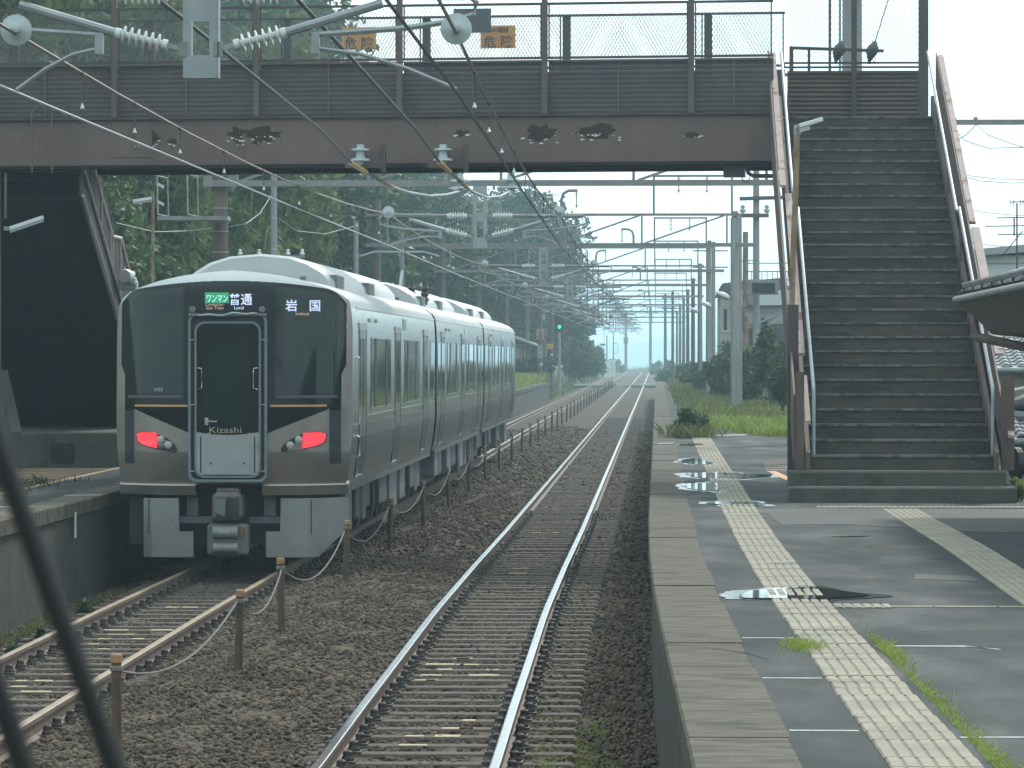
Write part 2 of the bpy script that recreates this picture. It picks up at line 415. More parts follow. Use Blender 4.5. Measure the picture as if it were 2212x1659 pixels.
q = np.stack([ii * nv + jj, (ii + 1) * nv + jj, (ii + 1) * nv + jj + 1, ii * nv + jj + 1], -1).reshape(-1, 4)
ballast = struct(nmesh('ballast', np.stack([BXs, BY, BZ], -1).reshape(-1, 3), q, 'ballast', smooth=True))

# loose stones on the ballast, dense near by
ico_v = []; t = (1 + 5 ** .5) / 2
for a, b in ((-1, t), (1, t), (-1, -t), (1, -t)): ico_v.append((a, b, 0))
for a, b in ((-1, t), (1, t), (-1, -t), (1, -t)): ico_v.append((0, a, b))
for a, b in ((t, -1), (t, 1), (-t, -1), (-t, 1)): ico_v.append((a, 0, b))
ico_v = np.array(ico_v) / math.sqrt(1 + t * t)
ico_f = np.array([(0, 11, 5), (0, 5, 1), (0, 1, 7), (0, 7, 10), (0, 10, 11), (1, 5, 9), (5, 11, 4), (11, 10, 2), (10, 7, 6), (7, 1, 8),
                  (3, 9, 4), (3, 4, 2), (3, 2, 6), (3, 6, 8), (3, 8, 9), (4, 9, 5), (2, 4, 11), (6, 2, 10), (8, 6, 7), (9, 8, 1)])
def stones(name, n, y0, y1, smin, smax, power):
    y = y0 + (y1 - y0) * rng.random(n) ** power
    x = rng.uniform(-6.85, .15, n)
    ontrk = ((np.abs(x - TR) < .62) | (np.abs(x - TL) < .62)); keep = ~(ontrk & (rng.random(n) < .32))
    rr = np.minimum.reduce([np.abs(x - (TR + s * .566)) for s in (-1, 1)] + [np.abs(x - (TL + s * .566)) for s in (-1, 1)])
    keep &= rr > .13
    x, y = x[keep], y[keep]; n = len(x)
    s = rng.uniform(smin, smax, n)
    v = np.repeat(ico_v[None], n, 0) * rng.uniform(.72, 1.25, (n, 12, 1))
    v *= (s[:, None] * np.stack([rng.uniform(.8, 1.3, n), rng.uniform(.8, 1.3, n), rng.uniform(.5, .9, n)], 1).T[:, :, ][:, :].T)[:, None, :] if False else s[:, None, None]
    v[:, :, 2] *= rng.uniform(.5, .95, n)[:, None]
    a = rng.uniform(0, 6.28, n); c, sn = np.cos(a), np.sin(a)
    vx = v[:, :, 0] * c[:, None] * 1.25 - v[:, :, 1] * sn[:, None]; vy = v[:, :, 0] * sn[:, None] * 1.25 + v[:, :, 1] * c[:, None]
    tl = rng.normal(0, .35, n); vz = v[:, :, 2] + vx * tl[:, None]
    lower = 0 * x
    vv = np.stack([vx + x[:, None], vy + y[:, None], vz + (bz(x) + rng.uniform(-.01, .02, n) + lower)[:, None]], -1)
    f = (ico_f[None] + (np.arange(n) * 12)[:, None, None]).reshape(-1, 3)
    return stuff(nmesh(name, vv.reshape(-1, 3), f, 'stone', ballast))
stones('stones', 62000, 24, 46, .013, .029, 1.2)
stones('stones', 26000, 46, 84, .02, .038, 1.2)
stones('stones', 9000, 84, 150, .04, .07, 1.2)

def rail_pts(cx, ys): return [(cx + bend(Y), Y) for Y in ys]
RYS = list(np.arange(12, 80, 2.0)) + list(np.arange(80, 600, 20.0)) + list(np.arange(600, 800, 8.0))
prof = [(-.0625, -.153), (.0625, -.153), (.0625, -.140), (.012, -.125), (.012, -.045), (.0325, -.036), (.0325, -.003), (-.0325, -.003), (-.0325, -.036), (-.012, -.045), (-.012, -.125), (-.0625, -.140)]
def sweep(profile, cx, ys, closed=True):
    m = MB(); vs = []; k = len(profile)
    for Y in ys:
        for a, b in profile: vs.append((cx + bend(Y) + a, Y, b))
    fs = []
    for i in range(len(ys) - 1):
        for j in range(k if closed else k - 1):
            fs.append((i * k + j, i * k + (j + 1) % k, (i + 1) * k + (j + 1) % k, (i + 1) * k + j))
    return m.add(vs, fs)

slp = MB().chamfer(-1.05, 1.05, -.115, .115, -.20, -.142, .02)
slp_o = None; fst_o = None
def make_track(name, cx, label, top, n, y0, step, pale):
    global slp_o, fst_o
    t = thing(name, label, 'railway track', (cx, y0, -.15))
    for s in (-1, 1):
        r = sweep(prof, cx + s * .566, RYS).build('rail', 'rail_side', t)
        sweep([(-.0325, -.0029), (-.024, .0), (.024, .0), (.0325, -.0029)], cx + s * .566, RYS, False).build('running_surface', top, r)
    for i in range(n):
        Y = y0 + i * step + random.uniform(-.03, .03)
        x = cx + bend(Y) + random.uniform(-.015, .015)
        if slp_o is None:
            m = MB().chamfer(-1.05, 1.05, -.115, .115, -.05, .012, .02)
            s_ = m.build('sleeper', 'sleeper'); s_.parent = t; slp_o = s_; s_.location = Vector((x, Y, -.15)) - wpos(t)
        else:
            s_ = inst(slp_o, 'sleeper', (x, Y, -.155 + random.uniform(-.006, .006)), t)
        if i < 75:
            for dx in (-.65, -.482, .482, .65):
                if fst_o is None:
                    m = MB().box(-.055, .055, -.09, .09, -.001, .014)
                    m.lathe([(.046, .012), (.046, .030), (.034, .048), (.034, .076), (.018, .086)], (0, 0, 0), (0, 0, 1), 7)
                    fst_o = m.build('fastening', 'fastening'); fst_o.parent = s_; fst_o.location = (dx, 0, .012)
                else: inst(fst_o, 'fastening', (wpos(s_).x + dx, wpos(s_).y, wpos(s_).z + .012), s_)
        if i in pale:  # patches of sun on these sleepers, painted as pale sheets
            for k in range(random.choice((1, 2))):
                cxp = x + random.uniform(-.32, .25); wd = random.uniform(.08, .3)
                MB().box(cxp - wd / 2, cxp + wd / 2, Y - .07, Y + random.uniform(.02, .09), wpos(s_).z + .0125, wpos(s_).z + .016).build('sunlit_patch', 'sleeper_sunlit', s_)
    return t
make_track('railway_track', TR, 'railway track with shiny rails beside the right platform', 'rail_shine', 250, 23.5, .62, {3, 8, 9, 10, 11, 17, 18, 19, 20, 21, 44, 46, 60, 63, 78, 80, 95})
make_track('railway_track', TL, 'railway track with dull brown rails under the silver train', 'rail_tan', 60, 29.0, .62, {5, 6, 7, 8, 9, 14, 15, 16, 17, 18, 24})

# ------------------------------------------------------------------ right platform
PZT = .92
def edge(Y): return float(np.interp(Y, [8, 16.5, 20, 25.7, 30, 36, 43, 170, 360], [.24, .154, .1, .02, -.03, -.07, -.085, -.06, -.06]))
EYS = [8, 12, 16.5, 20, 25.7, 30, 36, 43, 60, 90, 170, 262]
vs = []; fs = []
for Y in EYS:
    e = edge(Y); vs += [(e + .035, Y, -.5), (e + .035, Y, PZT - .13), (e + .45, Y, PZT - .13), (e + .45, Y, PZT), (e + 3.2, Y, PZT), (6.2, Y, PZT - .01), (6.2, Y, -.5)]
for i in range(len(EYS) - 1):
    for j in range(6): fs.append((i * 7 + j, i * 7 + j + 1, (i + 1) * 7 + j + 1, (i + 1) * 7 + j))
plat = MB().add(vs, fs); plat.add([(edge(262), 262, -.5), (6.2, 262, -.5), (6.2, 262, PZT - .01), (edge(262), 262, PZT - .14)], [(0, 1, 2, 3)])
plat = struct(plat.build('platform', 'asphalt'))
MB().add(*(lambda vv, ff: (vv, ff))([p for Y in EYS for p in ((edge(Y) + .034, Y, -.5), (edge(Y) + .034, Y, PZT - .131))],
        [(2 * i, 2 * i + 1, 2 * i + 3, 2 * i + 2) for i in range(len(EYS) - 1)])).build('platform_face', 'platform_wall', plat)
Y = 10.0
while Y < 130:
    ln = 1.96; a, b = edge(Y), edge(Y + ln); h = PZT + random.uniform(-.004, .006)
    g = .0025
    MB().add([(a, Y + g, PZT - .15), (a + .46, Y + g, PZT - .15), (b + .46, Y + ln - g, PZT - .15), (b, Y + ln - g, PZT - .15),
              (a + .012, Y + g, h), (a + .46, Y + g, h), (b + .46, Y + ln - g, h), (b + .012, Y + ln - g, h), (a, Y + g, h - .014), (b, Y + ln - g, h - .014)],
             [(0, 3, 2, 1), (4, 5, 6, 7), (0, 1, 5, 4, 8), (1, 2, 6, 5), (2, 3, 9, 7, 6), (3, 0, 8, 9), (8, 4, 7, 9)]).build('coping_slab', 'coping', plat)
    Y += ln
Y = 130.0
vs = []; fs = []
for i, Y in enumerate((130, 170, 220, 262)):
    e = edge(Y); vs += [(e, Y, PZT - .15), (e, Y, PZT), (e + .46, Y, PZT + .002), (e + .46, Y, PZT - .15)]
for i in range(3):
    for j in range(3): fs.append((i * 4 + j, i * 4 + j + 1, (i + 1) * 4 + j + 1, (i + 1) * 4 + j))
MB().add(vs, fs).build('coping_strip', 'coping', plat)

# tactile paving: each tile a plate with rows of raised studs
TS = .39
def tile_mesh(lenx, leny, nx):
    """plate with raised bars running along the platform"""
    m = MB().box(-lenx / 2 + .003, lenx / 2 - .003, -leny / 2 + .003, leny / 2 - .003, -.02, .003)
    for i in range(nx):
        x = -lenx / 2 + lenx * (i + .5) / nx; a = lenx / nx * .44; b = lenx / nx * .34
        for y0, y1 in ((-leny / 2 + .004, leny / 2 - .004),):
            m.add([(x - a, y0, .003), (x + a, y0, .003), (x + a, y1, .003), (x - a, y1, .003),
                   (x - b, y0 + .002, .010), (x + b, y0 + .002, .010), (x + b, y1 - .002, .010), (x - b, y1 - .002, .010)],
                  [(4, 5, 6, 7), (0, 1, 5, 4), (1, 2, 6, 5), (2, 3, 7, 6), (3, 0, 4, 7)])
    return m
tile_o = None
def put_tile(x, y, z, mat=None):
    global tile_o
    if tile_o is None:
        tile_o = tile_mesh(TS, TS, 6).build('tactile_tile', 'tactile_worn', plat); tile_o.location = (x, y, z)
        tile_o.data.materials.append(MATS['tactile'])
        for p_ in tile_o.data.polygons:
            if p_.index >= 6: p_.material_index = 1
        return tile_o
    return inst(tile_o, 'tactile_tile', (x, y, z), plat)
Y = 12.0; k = 0
while Y < 83:
    put_tile(edge(Y) + .80 + TS / 2 + random.uniform(-.004, .004), Y, PZT + random.uniform(-.002, .003)); Y += TS + (.012 if k % 8 == 7 else 0); k += 1
Y = 20.0
while Y < 44.4:
    put_tile(2.50 + TS / 2 + .02 * math.sin(Y * .4), Y, PZT + random.uniform(-.002, .002)); Y += TS
for i in range(6): put_tile(1.78 + TS * (i + .5), 44.85, PZT + .001)
put_tile(edge(27.3) + .80 + TS * 1.5, 27.15, PZT)
for i in range(4):
    inst(MB().box(-.21, .21, -.07, .07, -.02, .004).build('worn_tile', 'tactile_worn', plat), 'worn_tile', (1.62 + i * .43, 27.16, PZT), plat) if False else \
    MB().box(1.44 + i * .43, 1.855 + i * .43, 27.08, 27.22, PZT - .02, PZT + .005).build('worn_tile', 'tactile_worn', plat)

# pale joints and painted marks, 4 mm sheets
def sheet(name, pts, mat, z=PZT + .004, parent=plat, t=.003):
    m = MB(); n = len(pts)
    m.add([(x, y, z) for x, y in pts] + [(x, y, z - t) for x, y in pts], [tuple(range(n))] + [(i, n + i, n + (i + 1) % n, (i + 1) % n) for i in range(n)])
    return m.build(name, mat, parent)
for Y in (24.1, 21.1, 18.15, 15.6):
    e = edge(Y); sheet('joint_line', [(e + .47, Y - .014), (e + .78, Y - .02), (e + .78, Y + .012), (e + .47, Y + .016)], 'white_line')
sheet('joint_line', [(1.30, 23.43), (1.8, 23.42), (1.98, 23.2), (1.95, 23.2), (1.79, 23.47), (1.30, 23.47)], 'white_line')
sheet('joint_line', [(1.34, 17.83), (1.72, 17.85), (1.72, 17.88), (1.34, 17.86)], 'white_line')
sheet('joint_line', [(.02, 76.5), (.32, 77.3), (.32, 77.6), (.02, 76.8)], 'white_line', z=PZT + .012)
sheet('joint_line', [(.95, 84.6), (1.9, 85.6), (1.9, 86.1), (.95, 85.1)], 'white_line')
sheet('asphalt_patch', [(.42, 44), (1.7, 44.6), (5.8, 44.2), (5.9, 38.2), (3.1, 38.6), (1.9, 40.4), (1.25, 40.2), (1.18, 43)], 'asphalt_pale', z=PZT + .0035)
sheet('asphalt_patch', [(3.0, 33.5), (4.6, 36.5), (5.6, 36.3), (5.2, 30)], 'asphalt_pale', z=PZT + .0035)
sheet('asphalt_patch', [(1.95, 30.5), (2.4, 30.2), (2.42, 30.9), (2.0, 31.2)], 'asphalt_pale', z=PZT + .0035)
r_ = random.Random(77)
for cx, cy, a, ln in ((1.5, 24.6, .2, 1.6), (2.0, 21.5, 1.2, 2.2), (2.6, 31.5, .15, 1.8), (1.6, 33.5, -.1, 1.4), (1.9, 18.6, .9, 1.6), (3.2, 29.2, .5, 2.0), (.62, 22.4, 1.5, 1.4), (2.9, 25.0, 1.0, 1.9), (1.45, 37.5, .05, 1.2)):
    L1 = []; x, y = cx, cy
    for i in range(12):
        L1.append((x, y)); a += r_.uniform(-.5, .5); x += math.cos(a) * ln / 11; y += math.sin(a) * ln / 11
    w_ = [.001 + .005 * math.sin(math.pi * i / 11) * r_.uniform(.5, 1.3) for i in range(12)]
    sheet('crack', [(x - w_[i], y - w_[i]) for i, (x, y) in enumerate(L1)] + [(x + w_[11 - i], y + w_[11 - i]) for i, (x, y) in enumerate(L1[::-1])], 'crack', z=PZT + .0046, t=.0005)
# hazard hatching beside the stairs
sheet('hazard_paint', [(1.61, 58.8), (1.74, 58.8), (1.83, 56.0), (1.83, 53.9), (1.74, 55.0)], 'orange_paint', z=PZT + .006)
for i in range(4):
    sheet('hazard_stripe', [(1.62 + .02 * i, 59.5 + i * 1.2), (2.6, 59.2 + i * 1.2), (2.6, 59.4 + i * 1.2), (1.62 + .02 * i, 59.7 + i * 1.2)], 'orange_paint', z=PZT + .006)

# puddles
def puddle(cx, cy, rx, ry, seed, lab):
    r = random.Random(seed); n = 110; ph = [r.uniform(0, 6.28) for _ in range(7)]
    pts = []
    for i in range(n):
        a = 2 * math.pi * i / n
        k = 1 + .12 * math.sin(2 * a + ph[0]) + .10 * math.sin(3 * a + ph[1]) + .09 * math.sin(5 * a + ph[2]) + .05 * math.sin(8 * a + ph[3]) + .025 * math.sin(13 * a + ph[4])
        ca, sa = math.cos(a), math.sin(a)
        pts.append((cx + rx * k * math.copysign(abs(ca) ** 1.25, ca), cy + ry * k * sa))
    m = MB().add([(x, y, PZT + .0115) for x, y in pts], [tuple(range(n))])
    o = m.build('puddle', 'water'); struct(o); o['label'] = lab
    r2 = random.Random(seed + 90); kk = [1.22 + .10 * r2.random() + .14 * math.sin(i * .21 + seed) for i in range(n)]
    MB().add([(cx + (x - cx) * k, cy + (y - cy) * k, PZT + .0052) for (x, y), k in zip(pts, kk)], [tuple(range(n))]).build('wet_margin', 'wet', o)
    return o
puddle(1.02, 28.5, .38, .78, 3, 'puddle across the pale tactile strip in the foreground')
puddle(.91, 45.9, .33, .75, 5, 'long thin puddle beside the foot of the stairs')
puddle(.66, 51.8, .28, 1.7, 8, 'puddle with a bright reflection left of the stairs')
puddle(.98, 56.6, .56, 1.5, 9, 'widest puddle, reaching the orange paint by the stairs')
puddle(.62, 64, .25, 1.7, 12, 'small puddle on the far part of the platform')
puddle(.68, 76.2, .2, .8, 13, 'farthest small puddle by the dark weed clump')

# ------------------------------------------------------------------ left platform
LE = -6.72
lp = MB(); 
lp.box(-11.8, LE - .42, 26, 253, -.5, PZT)
lp = struct(lp.build('platform', 'asphalt'))
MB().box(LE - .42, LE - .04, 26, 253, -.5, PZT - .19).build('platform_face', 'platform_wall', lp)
Y = 28.0
while Y < 110:
    h = PZT + random.uniform(-.004, .005)
    MB().chamfer(LE - .44, LE + random.uniform(-.004, .004), Y + .008, Y + .972, PZT - .17, h, .012).build('coping_slab', 'coping', lp); Y += .98
MB().box(LE - .44, LE, 110, 253, PZT - .17, PZT + .001).build('coping_strip', 'coping', lp)
sheet('edge_line', [(-8.05, 45), (-7.93, 45), (-8.02, 62), (-8.14, 62)], 'ochre_paint', parent=lp)
for i in range(9):
    sheet('hazard_stripe', [(-10.2, 52.0 + i * .95), (-8.2, 52.2 + i * .95), (-8.2, 52.32 + i * .95), (-10.2, 52.12 + i * .95)], 'ochre_paint', parent=lp)
sheet('asphalt_patch', [(-8.8, 43.5), (-7.6, 46.2), (-7.5, 48.6), (-8.8, 46.9)], 'coping', parent=lp, z=PZT + .003)
for a, b in ((-7.4, 44.6), (-7.15, 48.4)):
    sheet('joint_line', [(a, b), (a + .45, b + .1), (a + .45, b + .16), (a, b + .06)], 'white_line', parent=lp)
MB().box(LE - .001, LE + .012, 46.3, 46.4, .5, .8).build('mark_plate', 'white_line', lp)
# ------------------------------------------------------------------ staircase on the right platform
SB, NST, SLOPE = 46.4, 29, None
RISE = (6.02 - PZT) / NST; TREAD = 11.6 / NST; SLOPE = RISE / TREAD
st = thing('staircase', 'dark steel staircase climbing from the right platform to the footbridge', 'staircase', (2.85, SB, PZT))
for i in range(NST):
    y = SB + i * TREAD; z1 = PZT + (i + 1) * RISE
    if i < 2:
        x0, x1 = (1.52, 4.14) if i == 0 else (1.54, 4.05)
        MB().chamfer(x0, x1, y, y + TREAD + .05 + (0 if i else .02), z1 - RISE - (0 if i else .0), z1, .02).build('step', 'stair_concrete', st)
    else:
        s_ = MB().box(1.80, 3.92, y, y + TREAD + .03, z1 - RISE - .004, z1 - .003).build('step', 'step', st)
        MB().box(1.80, 3.92, y - .018, y + .05, z1 - .028, z1 + .001).build('nosing', 'nosing', s_)
def sl(y): return PZT + (y - SB) * SLOPE           # nosing line
# strings (side plates) and parapets
def slant_plate(x0, x1, ya, yb, lo, hi):
    return MB().prism([(ya, sl(ya) + lo), (yb, sl(yb) + lo), (yb, sl(yb) + hi), (ya, sl(ya) + hi)], x0, x1, 'x')
TOP = SB + 11.6
slant_plate(1.74, 1.79, SB + .55, TOP, -.28, .32).build('string', 'stringer', st)
slant_plate(3.93, 3.98, SB + .55, TOP, -.28, .32).build('string', 'stringer', st)
slant_plate(1.60, 1.625, SB + .75, TOP + .2, .10, .90).build('parapet', 'stringer', st)
slant_plate(4.015, 4.035, SB + .75, TOP + .2, .10, .86).build('parapet', 'stringer', st)
def cap(x0, x1, ya, yb, h, name='parapet_cap'):
    return slant_plate(x0, x1, ya, yb, h - .035, h).build(name, 'pink_paint', st)
cap(1.63, 1.71, 53.3, TOP + .1, .91); cap(1.69, 1.78, 48.4, 53.2, .84); cap(1.74, 1.80, 47.1, 48.3, .62)
cap(4.04, 4.12, 52.2, TOP + .1, .87); cap(4.05, 4.16, 48.4, 52.1, .84); cap(4.09, 4.16, 47.0, 48.3, .50)
# uprights at the foot
MB().box(1.63, 1.725, SB + .72, SB + .82, PZT + .35, PZT + 1.5).build('newel', 'stringer', st)
MB().box(4.02, 4.17, SB + .72, SB + .82, PZT + .35, PZT + 1.45).build('newel', 'stringer', st)
MB().box(1.57, 1.70, SB + 1.9, SB + 2.05, PZT, PZT + 2.3).build('newel', 'bridge_dark', st)
for x in (1.84, 3.93):
    yb = SB + .85
    MB().tube([(x, yb, PZT + .34), (x, yb, sl(yb) + .86), (x, yb + .06, sl(yb + .06) + .915), (x, 52.5, sl(52.5) + .93)], .021, 8).build('handrail', 'handrail', st, smooth=True)
    x2 = x - .05 if x < 3 else x - .04
    MB().tube([(x2, 53.0 if x < 3 else 52.4, sl(53.0 if x < 3 else 52.4) + .93), (x2, TOP, sl(TOP) + .95)], .021, 8).build('handrail', 'handrail', st, smooth=True)
    for y in (50, 52.3, 54.5, 56.5): MB().beam((x, y, sl(y) + .3), (x, y, sl(y) + .92), .03, .02).build('baluster', 'bridge_post', st)
# top landing: slab, corrugated back wall, posts, mesh fence, small gate rail
LZ = 6.02
MB().box(1.66, 4.3, TOP + .01, 60.2, LZ - .16, LZ).build('landing', 'bridge_under', st)
for i in range(11):
    z = LZ + .10 + i * .067
    MB().add([(1.95, 60.24, z), (4.05, 60.24, z), (4.05, 60.215, z + .034), (1.95, 60.215, z + .034), (4.05, 60.24, z + .0669), (1.95, 60.24, z + .0669)], [(0, 1, 2, 3), (3, 2, 4, 5)]).build('corrugation', 'stringer', st)
MB().box(2.90, 2.98, 60.12, 60.2, LZ, 8.2).build('post', 'bridge_dark', st)
MB().box(2.56, 2.60, 60.14, 60.18, LZ + .8, 8.2).build('post', 'bridge_post', st)
MB().box(3.82, 3.96, 58.9, 59.0, LZ, 8.2).build('post', 'bridge_dark', st)
MB().box(3.97, 4.03, 60.1, 60.2, LZ, 8.2).build('post', 'bridge_dark', st)
for z in (6.89, 6.955): MB().box(1.9, 4.0, 60.13, 60.19, z, z + .028).build('rail', 'bridge_dark', st)
MB().box(1.96, 2.02, 59.6, 59.66, LZ + .75, LZ + 1.14).build('gate_post', 'bridge_dark', st)
MB().box(2.23, 2.27, 59.6, 59.66, LZ + .75, LZ + 1.10).build('gate_post', 'bridge_dark', st)
MB().beam((1.96, 59.63, LZ + 1.135), (3.35, 59.63, LZ + 1.085), .04, .045).build('gate_rail', 'bridge_dark', st)

def mesh_panel(m, x0, x1, y, z0, z1, pitch=.05, w=.0055, slope=1.75):
    """expanded-metal lattice of crossing strands, clipped to a rectangle (x along, z up)"""
    hgt = z1 - z0; run = hgt / slope
    for sgn in (1, -1):
        x = x0 - run
        while x < x1 + run:
            a, b = (x, z0), (x + run * sgn, z1)
            pts = []
            dx = b[0] - a[0]
            t0 = 0.0; t1 = 1.0
            lo, hi = x0, x1
            ta = (lo - a[0]) / dx; tb = (hi - a[0]) / dx
            t0 = max(t0, min(ta, tb)); t1 = min(t1, max(ta, tb))
            if t1 - t0 > .02:
                p = (a[0] + dx * t0, a[1] + hgt * t0); q_ = (a[0] + dx * t1, a[1] + hgt * t1)
                yy = y + .004 * sgn
                m.add([(p[0] - w / 2, yy, p[1]), (p[0] + w / 2, yy, p[1]), (q_[0] + w / 2, yy, q_[1]), (q_[0] - w / 2, yy, q_[1])], [(0, 1, 2, 3)])
            x += pitch
    return m
stuff(mesh_panel(MB(), 1.98, 3.98, 60.16, 6.99, 8.2).build('mesh', 'wire_mesh', st))

# ------------------------------------------------------------------ footbridge
ang = math.atan(.115)
UB, VB = Vector((-math.cos(ang), math.sin(ang), 0)), Vector((math.sin(ang), math.cos(ang), 0))
TB = Matrix(((UB.x, VB.x, 0, 1.65), (UB.y, VB.y, 0, 57.0), (0, 0, 1, 0), (0, 0, 0, 1)))
fb = thing('footbridge', 'brown steel footbridge with mesh fences spanning both tracks', 'footbridge', (1.65, 57, 5.3))
LEN = 13.2
def bb(name, x0, x1, y0, y1, z0, z1, mat, parent=fb): return MB(TB).box(x0, x1, y0, y1, z0, z1).build(name, mat, parent)
for nm, y in (('girder', 0), ('girder', 1.97)):
    g = bb(nm, 0, LEN, y, y + .03, 5.36, 6.02, 'bridge_brown')
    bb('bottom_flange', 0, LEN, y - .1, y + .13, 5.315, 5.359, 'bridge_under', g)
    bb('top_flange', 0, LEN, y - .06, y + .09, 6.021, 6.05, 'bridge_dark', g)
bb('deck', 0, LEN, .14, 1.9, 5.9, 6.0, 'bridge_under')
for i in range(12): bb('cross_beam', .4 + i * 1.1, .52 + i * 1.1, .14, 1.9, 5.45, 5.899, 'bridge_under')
posts = [1.16 + 2.095 * k for k in range(6)]
for k in range(-1, 6):
    a = posts[k] + .045 if k >= 0 else 0.0
    b = posts[k + 1] - .045 if k < 5 else LEN
    for j in range(11):
        z = 6.055 + j * .0675
        MB(TB).add([(a, .02, z), (b, .02, z), (b, .0135, z + .034), (a, .0135, z + .034), (b, .02, z + .067), (a, .02, z + .067)], [(0, 1, 2, 3), (3, 2, 4, 5)]).build('corrugation', 'bridge_dark', fb)
    bb('panel_joint', (a + b) / 2 - .012, (a + b) / 2 + .012, -.022, -.013, 6.06, 6.79, 'bridge_post')
    for j in range(1):
        bb('far_panel', a, b, 1.98, 2.0, 6.06, 6.79, 'bridge_dark')
for u in posts:
    bb('post', u - .04, u + .04, -.09, -.025, 6.051, 8.4, 'bridge_post')
    bb('post', u - .115 + .03, u + .03, 2.005, 2.07, 6.05, 7.62, 'bridge_dark')
for y, z in ((-.02, 6.83), (-.02, 7.60), (1.99, 6.83), (1.99, 7.60)):
    bb('rail', 0, LEN, y - .018, y + .018, z, z + .035, 'bridge_dark')
bb('rail', 0, LEN, -.045, -.012, 6.795, 6.818, 'bridge_post')
for k in range(-1, 6):
    a = posts[k] + .06 if k >= 0 else .03
    b = posts[k + 1] - .06 if k < 5 else LEN
    for y in (-.02, 1.99):
        stuff(mesh_panel(MB(TB), a, b, y, 6.866, 7.6).build('mesh', 'wire_mesh', fb))
        bb('mesh_frame', a - .012, a + .008, y - .008, y + .008, 6.866, 7.6, 'bridge_dark')
        bb('mesh_frame', b - .008, b + .012, y - .008, y + .008, 6.866, 7.6, 'bridge_dark')
# rusted-through patches on the girder, with curling paint flakes
def patch(u, z, w_, h_, seed):
    r = random.Random(seed); n = 22; pts = []
    for i in range(n):
        a = 2 * math.pi * i / n; k = r.uniform(.55, 1.1)
        pts.append((u + w_ * k * math.cos(a), z + h_ * k * math.sin(a)))
    m = MB(TB); m.add([(x, -.002, zz) for x, zz in pts] + [(u, -.002, z)], [(i, (i + 1) % n, n) for i in range(n)])
    o = m.build('rust_patch', 'bare_rust', fb)
    for i in range(int(w_ * 40)):
        x = u + r.uniform(-w_, w_) * 1.1; zz = z - h_ * r.uniform(.2, 1.2); s = r.uniform(.012, .035)
        MB(TB).add([(x - s, -.004, zz), (x + s, -.006, zz + s * .4), (x + s * .7, -.03, zz - s * .5)], [(0, 1, 2)]).build('paint_flake', 'peeling', o)
for u, z, a, b, s in ((7.38, 5.79, .22, .11, 1), (7.75, 5.79, .09, .1, 2), (3.33, 5.79, .17, .11, 3), (2.52, 5.80, .26, .09, 4), (4.45, 5.78, .08, .05, 5), (9.05, 5.76, .13, .09, 6), (1.15, 5.74, .1, .04, 7), (8.7, 5.7, .06, .05, 8)):
    patch(u, z, a * 1.45, b * 1.25, s)
bb('web_plate', 9.0, 9.62, -.012, -.001, 5.48, 5.98, 'bridge_brown')
for u in (10.75, 10.45):
    MB(TB).tube([(u, -.13, 5.25), (u, -.13, 6.12), (u - .04, -.12, 6.2), (u - .14, -.1, 6.21), (u - .2, -.08, 6.17)], .014, 6).build('conduit', 'bridge_post', fb, smooth=True)
# junction box and conduit at the right end
bb('junction_box', .42, .72, .1, .3, 5.14, 5.31, 'steel_dark')
MB(TB).tube([(.40, .1, 5.31), (.36, .1, 5.19), (.30, .1, 5.155), (-.05, .1, 5.15)], .03, 8).build('conduit', 'steel_dark', fb, smooth=True)
MB(TB).tube([(.46, .05, 5.14), (.42, .05, 5.06), (.36, .05, 5.07), (.34, .05, 5.14)], .008, 6).build('cable', 'steel_dark', fb)
# left support column on a flared concrete foot
MB(TB).box(11.28, 11.42, -.1, .1, 2.4, 5.31).build('column', 'bridge_post', fb)
MB(TB).prism([(11.12, PZT), (11.45, PZT), (11.42, 2.4), (11.24, 2.4), (11.02, 1.5)], -.25, .3).build('column_foot', 'stair_concrete', fb)

# danger boards on the fences
def board(name, u0, u1, y, z0, z1, mat, label, group=None):
    t = thing(name, label, 'sign', TB @ Vector(((u0 + u1) / 2, y, z0)), group)
    MB(TB).box(u0, u1, y, y + .012, z0, z1).build('panel', mat, t); return t
rz = -ang
for u0, lab in ((6.07, 'left orange danger board wired to the footbridge fence'), (3.98, 'right orange danger board, half hidden by a dark sheet on the fence')):
    u1 = u0 + .52; yb = 1.955
    t = board('danger_board', u0, u1, yb, 7.145, 7.48, 'sign_orange', lab)
    p = TB @ Vector((u1 - .045, yb - .004, 7.175)); text('lettering', '危', 'sign_ink', p, .19, t, rot=(R(90), 0, rz), bold=.002)
    p = TB @ Vector((u1 - .29, yb - .004, 7.175)); text('lettering', '険', 'sign_ink', p, .19, t, rot=(R(90), 0, rz), bold=.002)
    p = TB @ Vector((u1 - .04, yb - .004, 7.385)); text('lettering', '1500V電線', 'sign_ink', p, .082, t, rot=(R(90), 0, rz), bold=.001)
board('notice_sheet', 4.03, 4.57, -.05, 7.215, 7.56, 'sign_board', 'plain dark sheet fixed on the near fence of the footbridge')
board('notice_sheet', 6.18, 6.46, 1.955, 6.90, 7.05, 'wall_white', 'small blank white card under the left orange danger board')

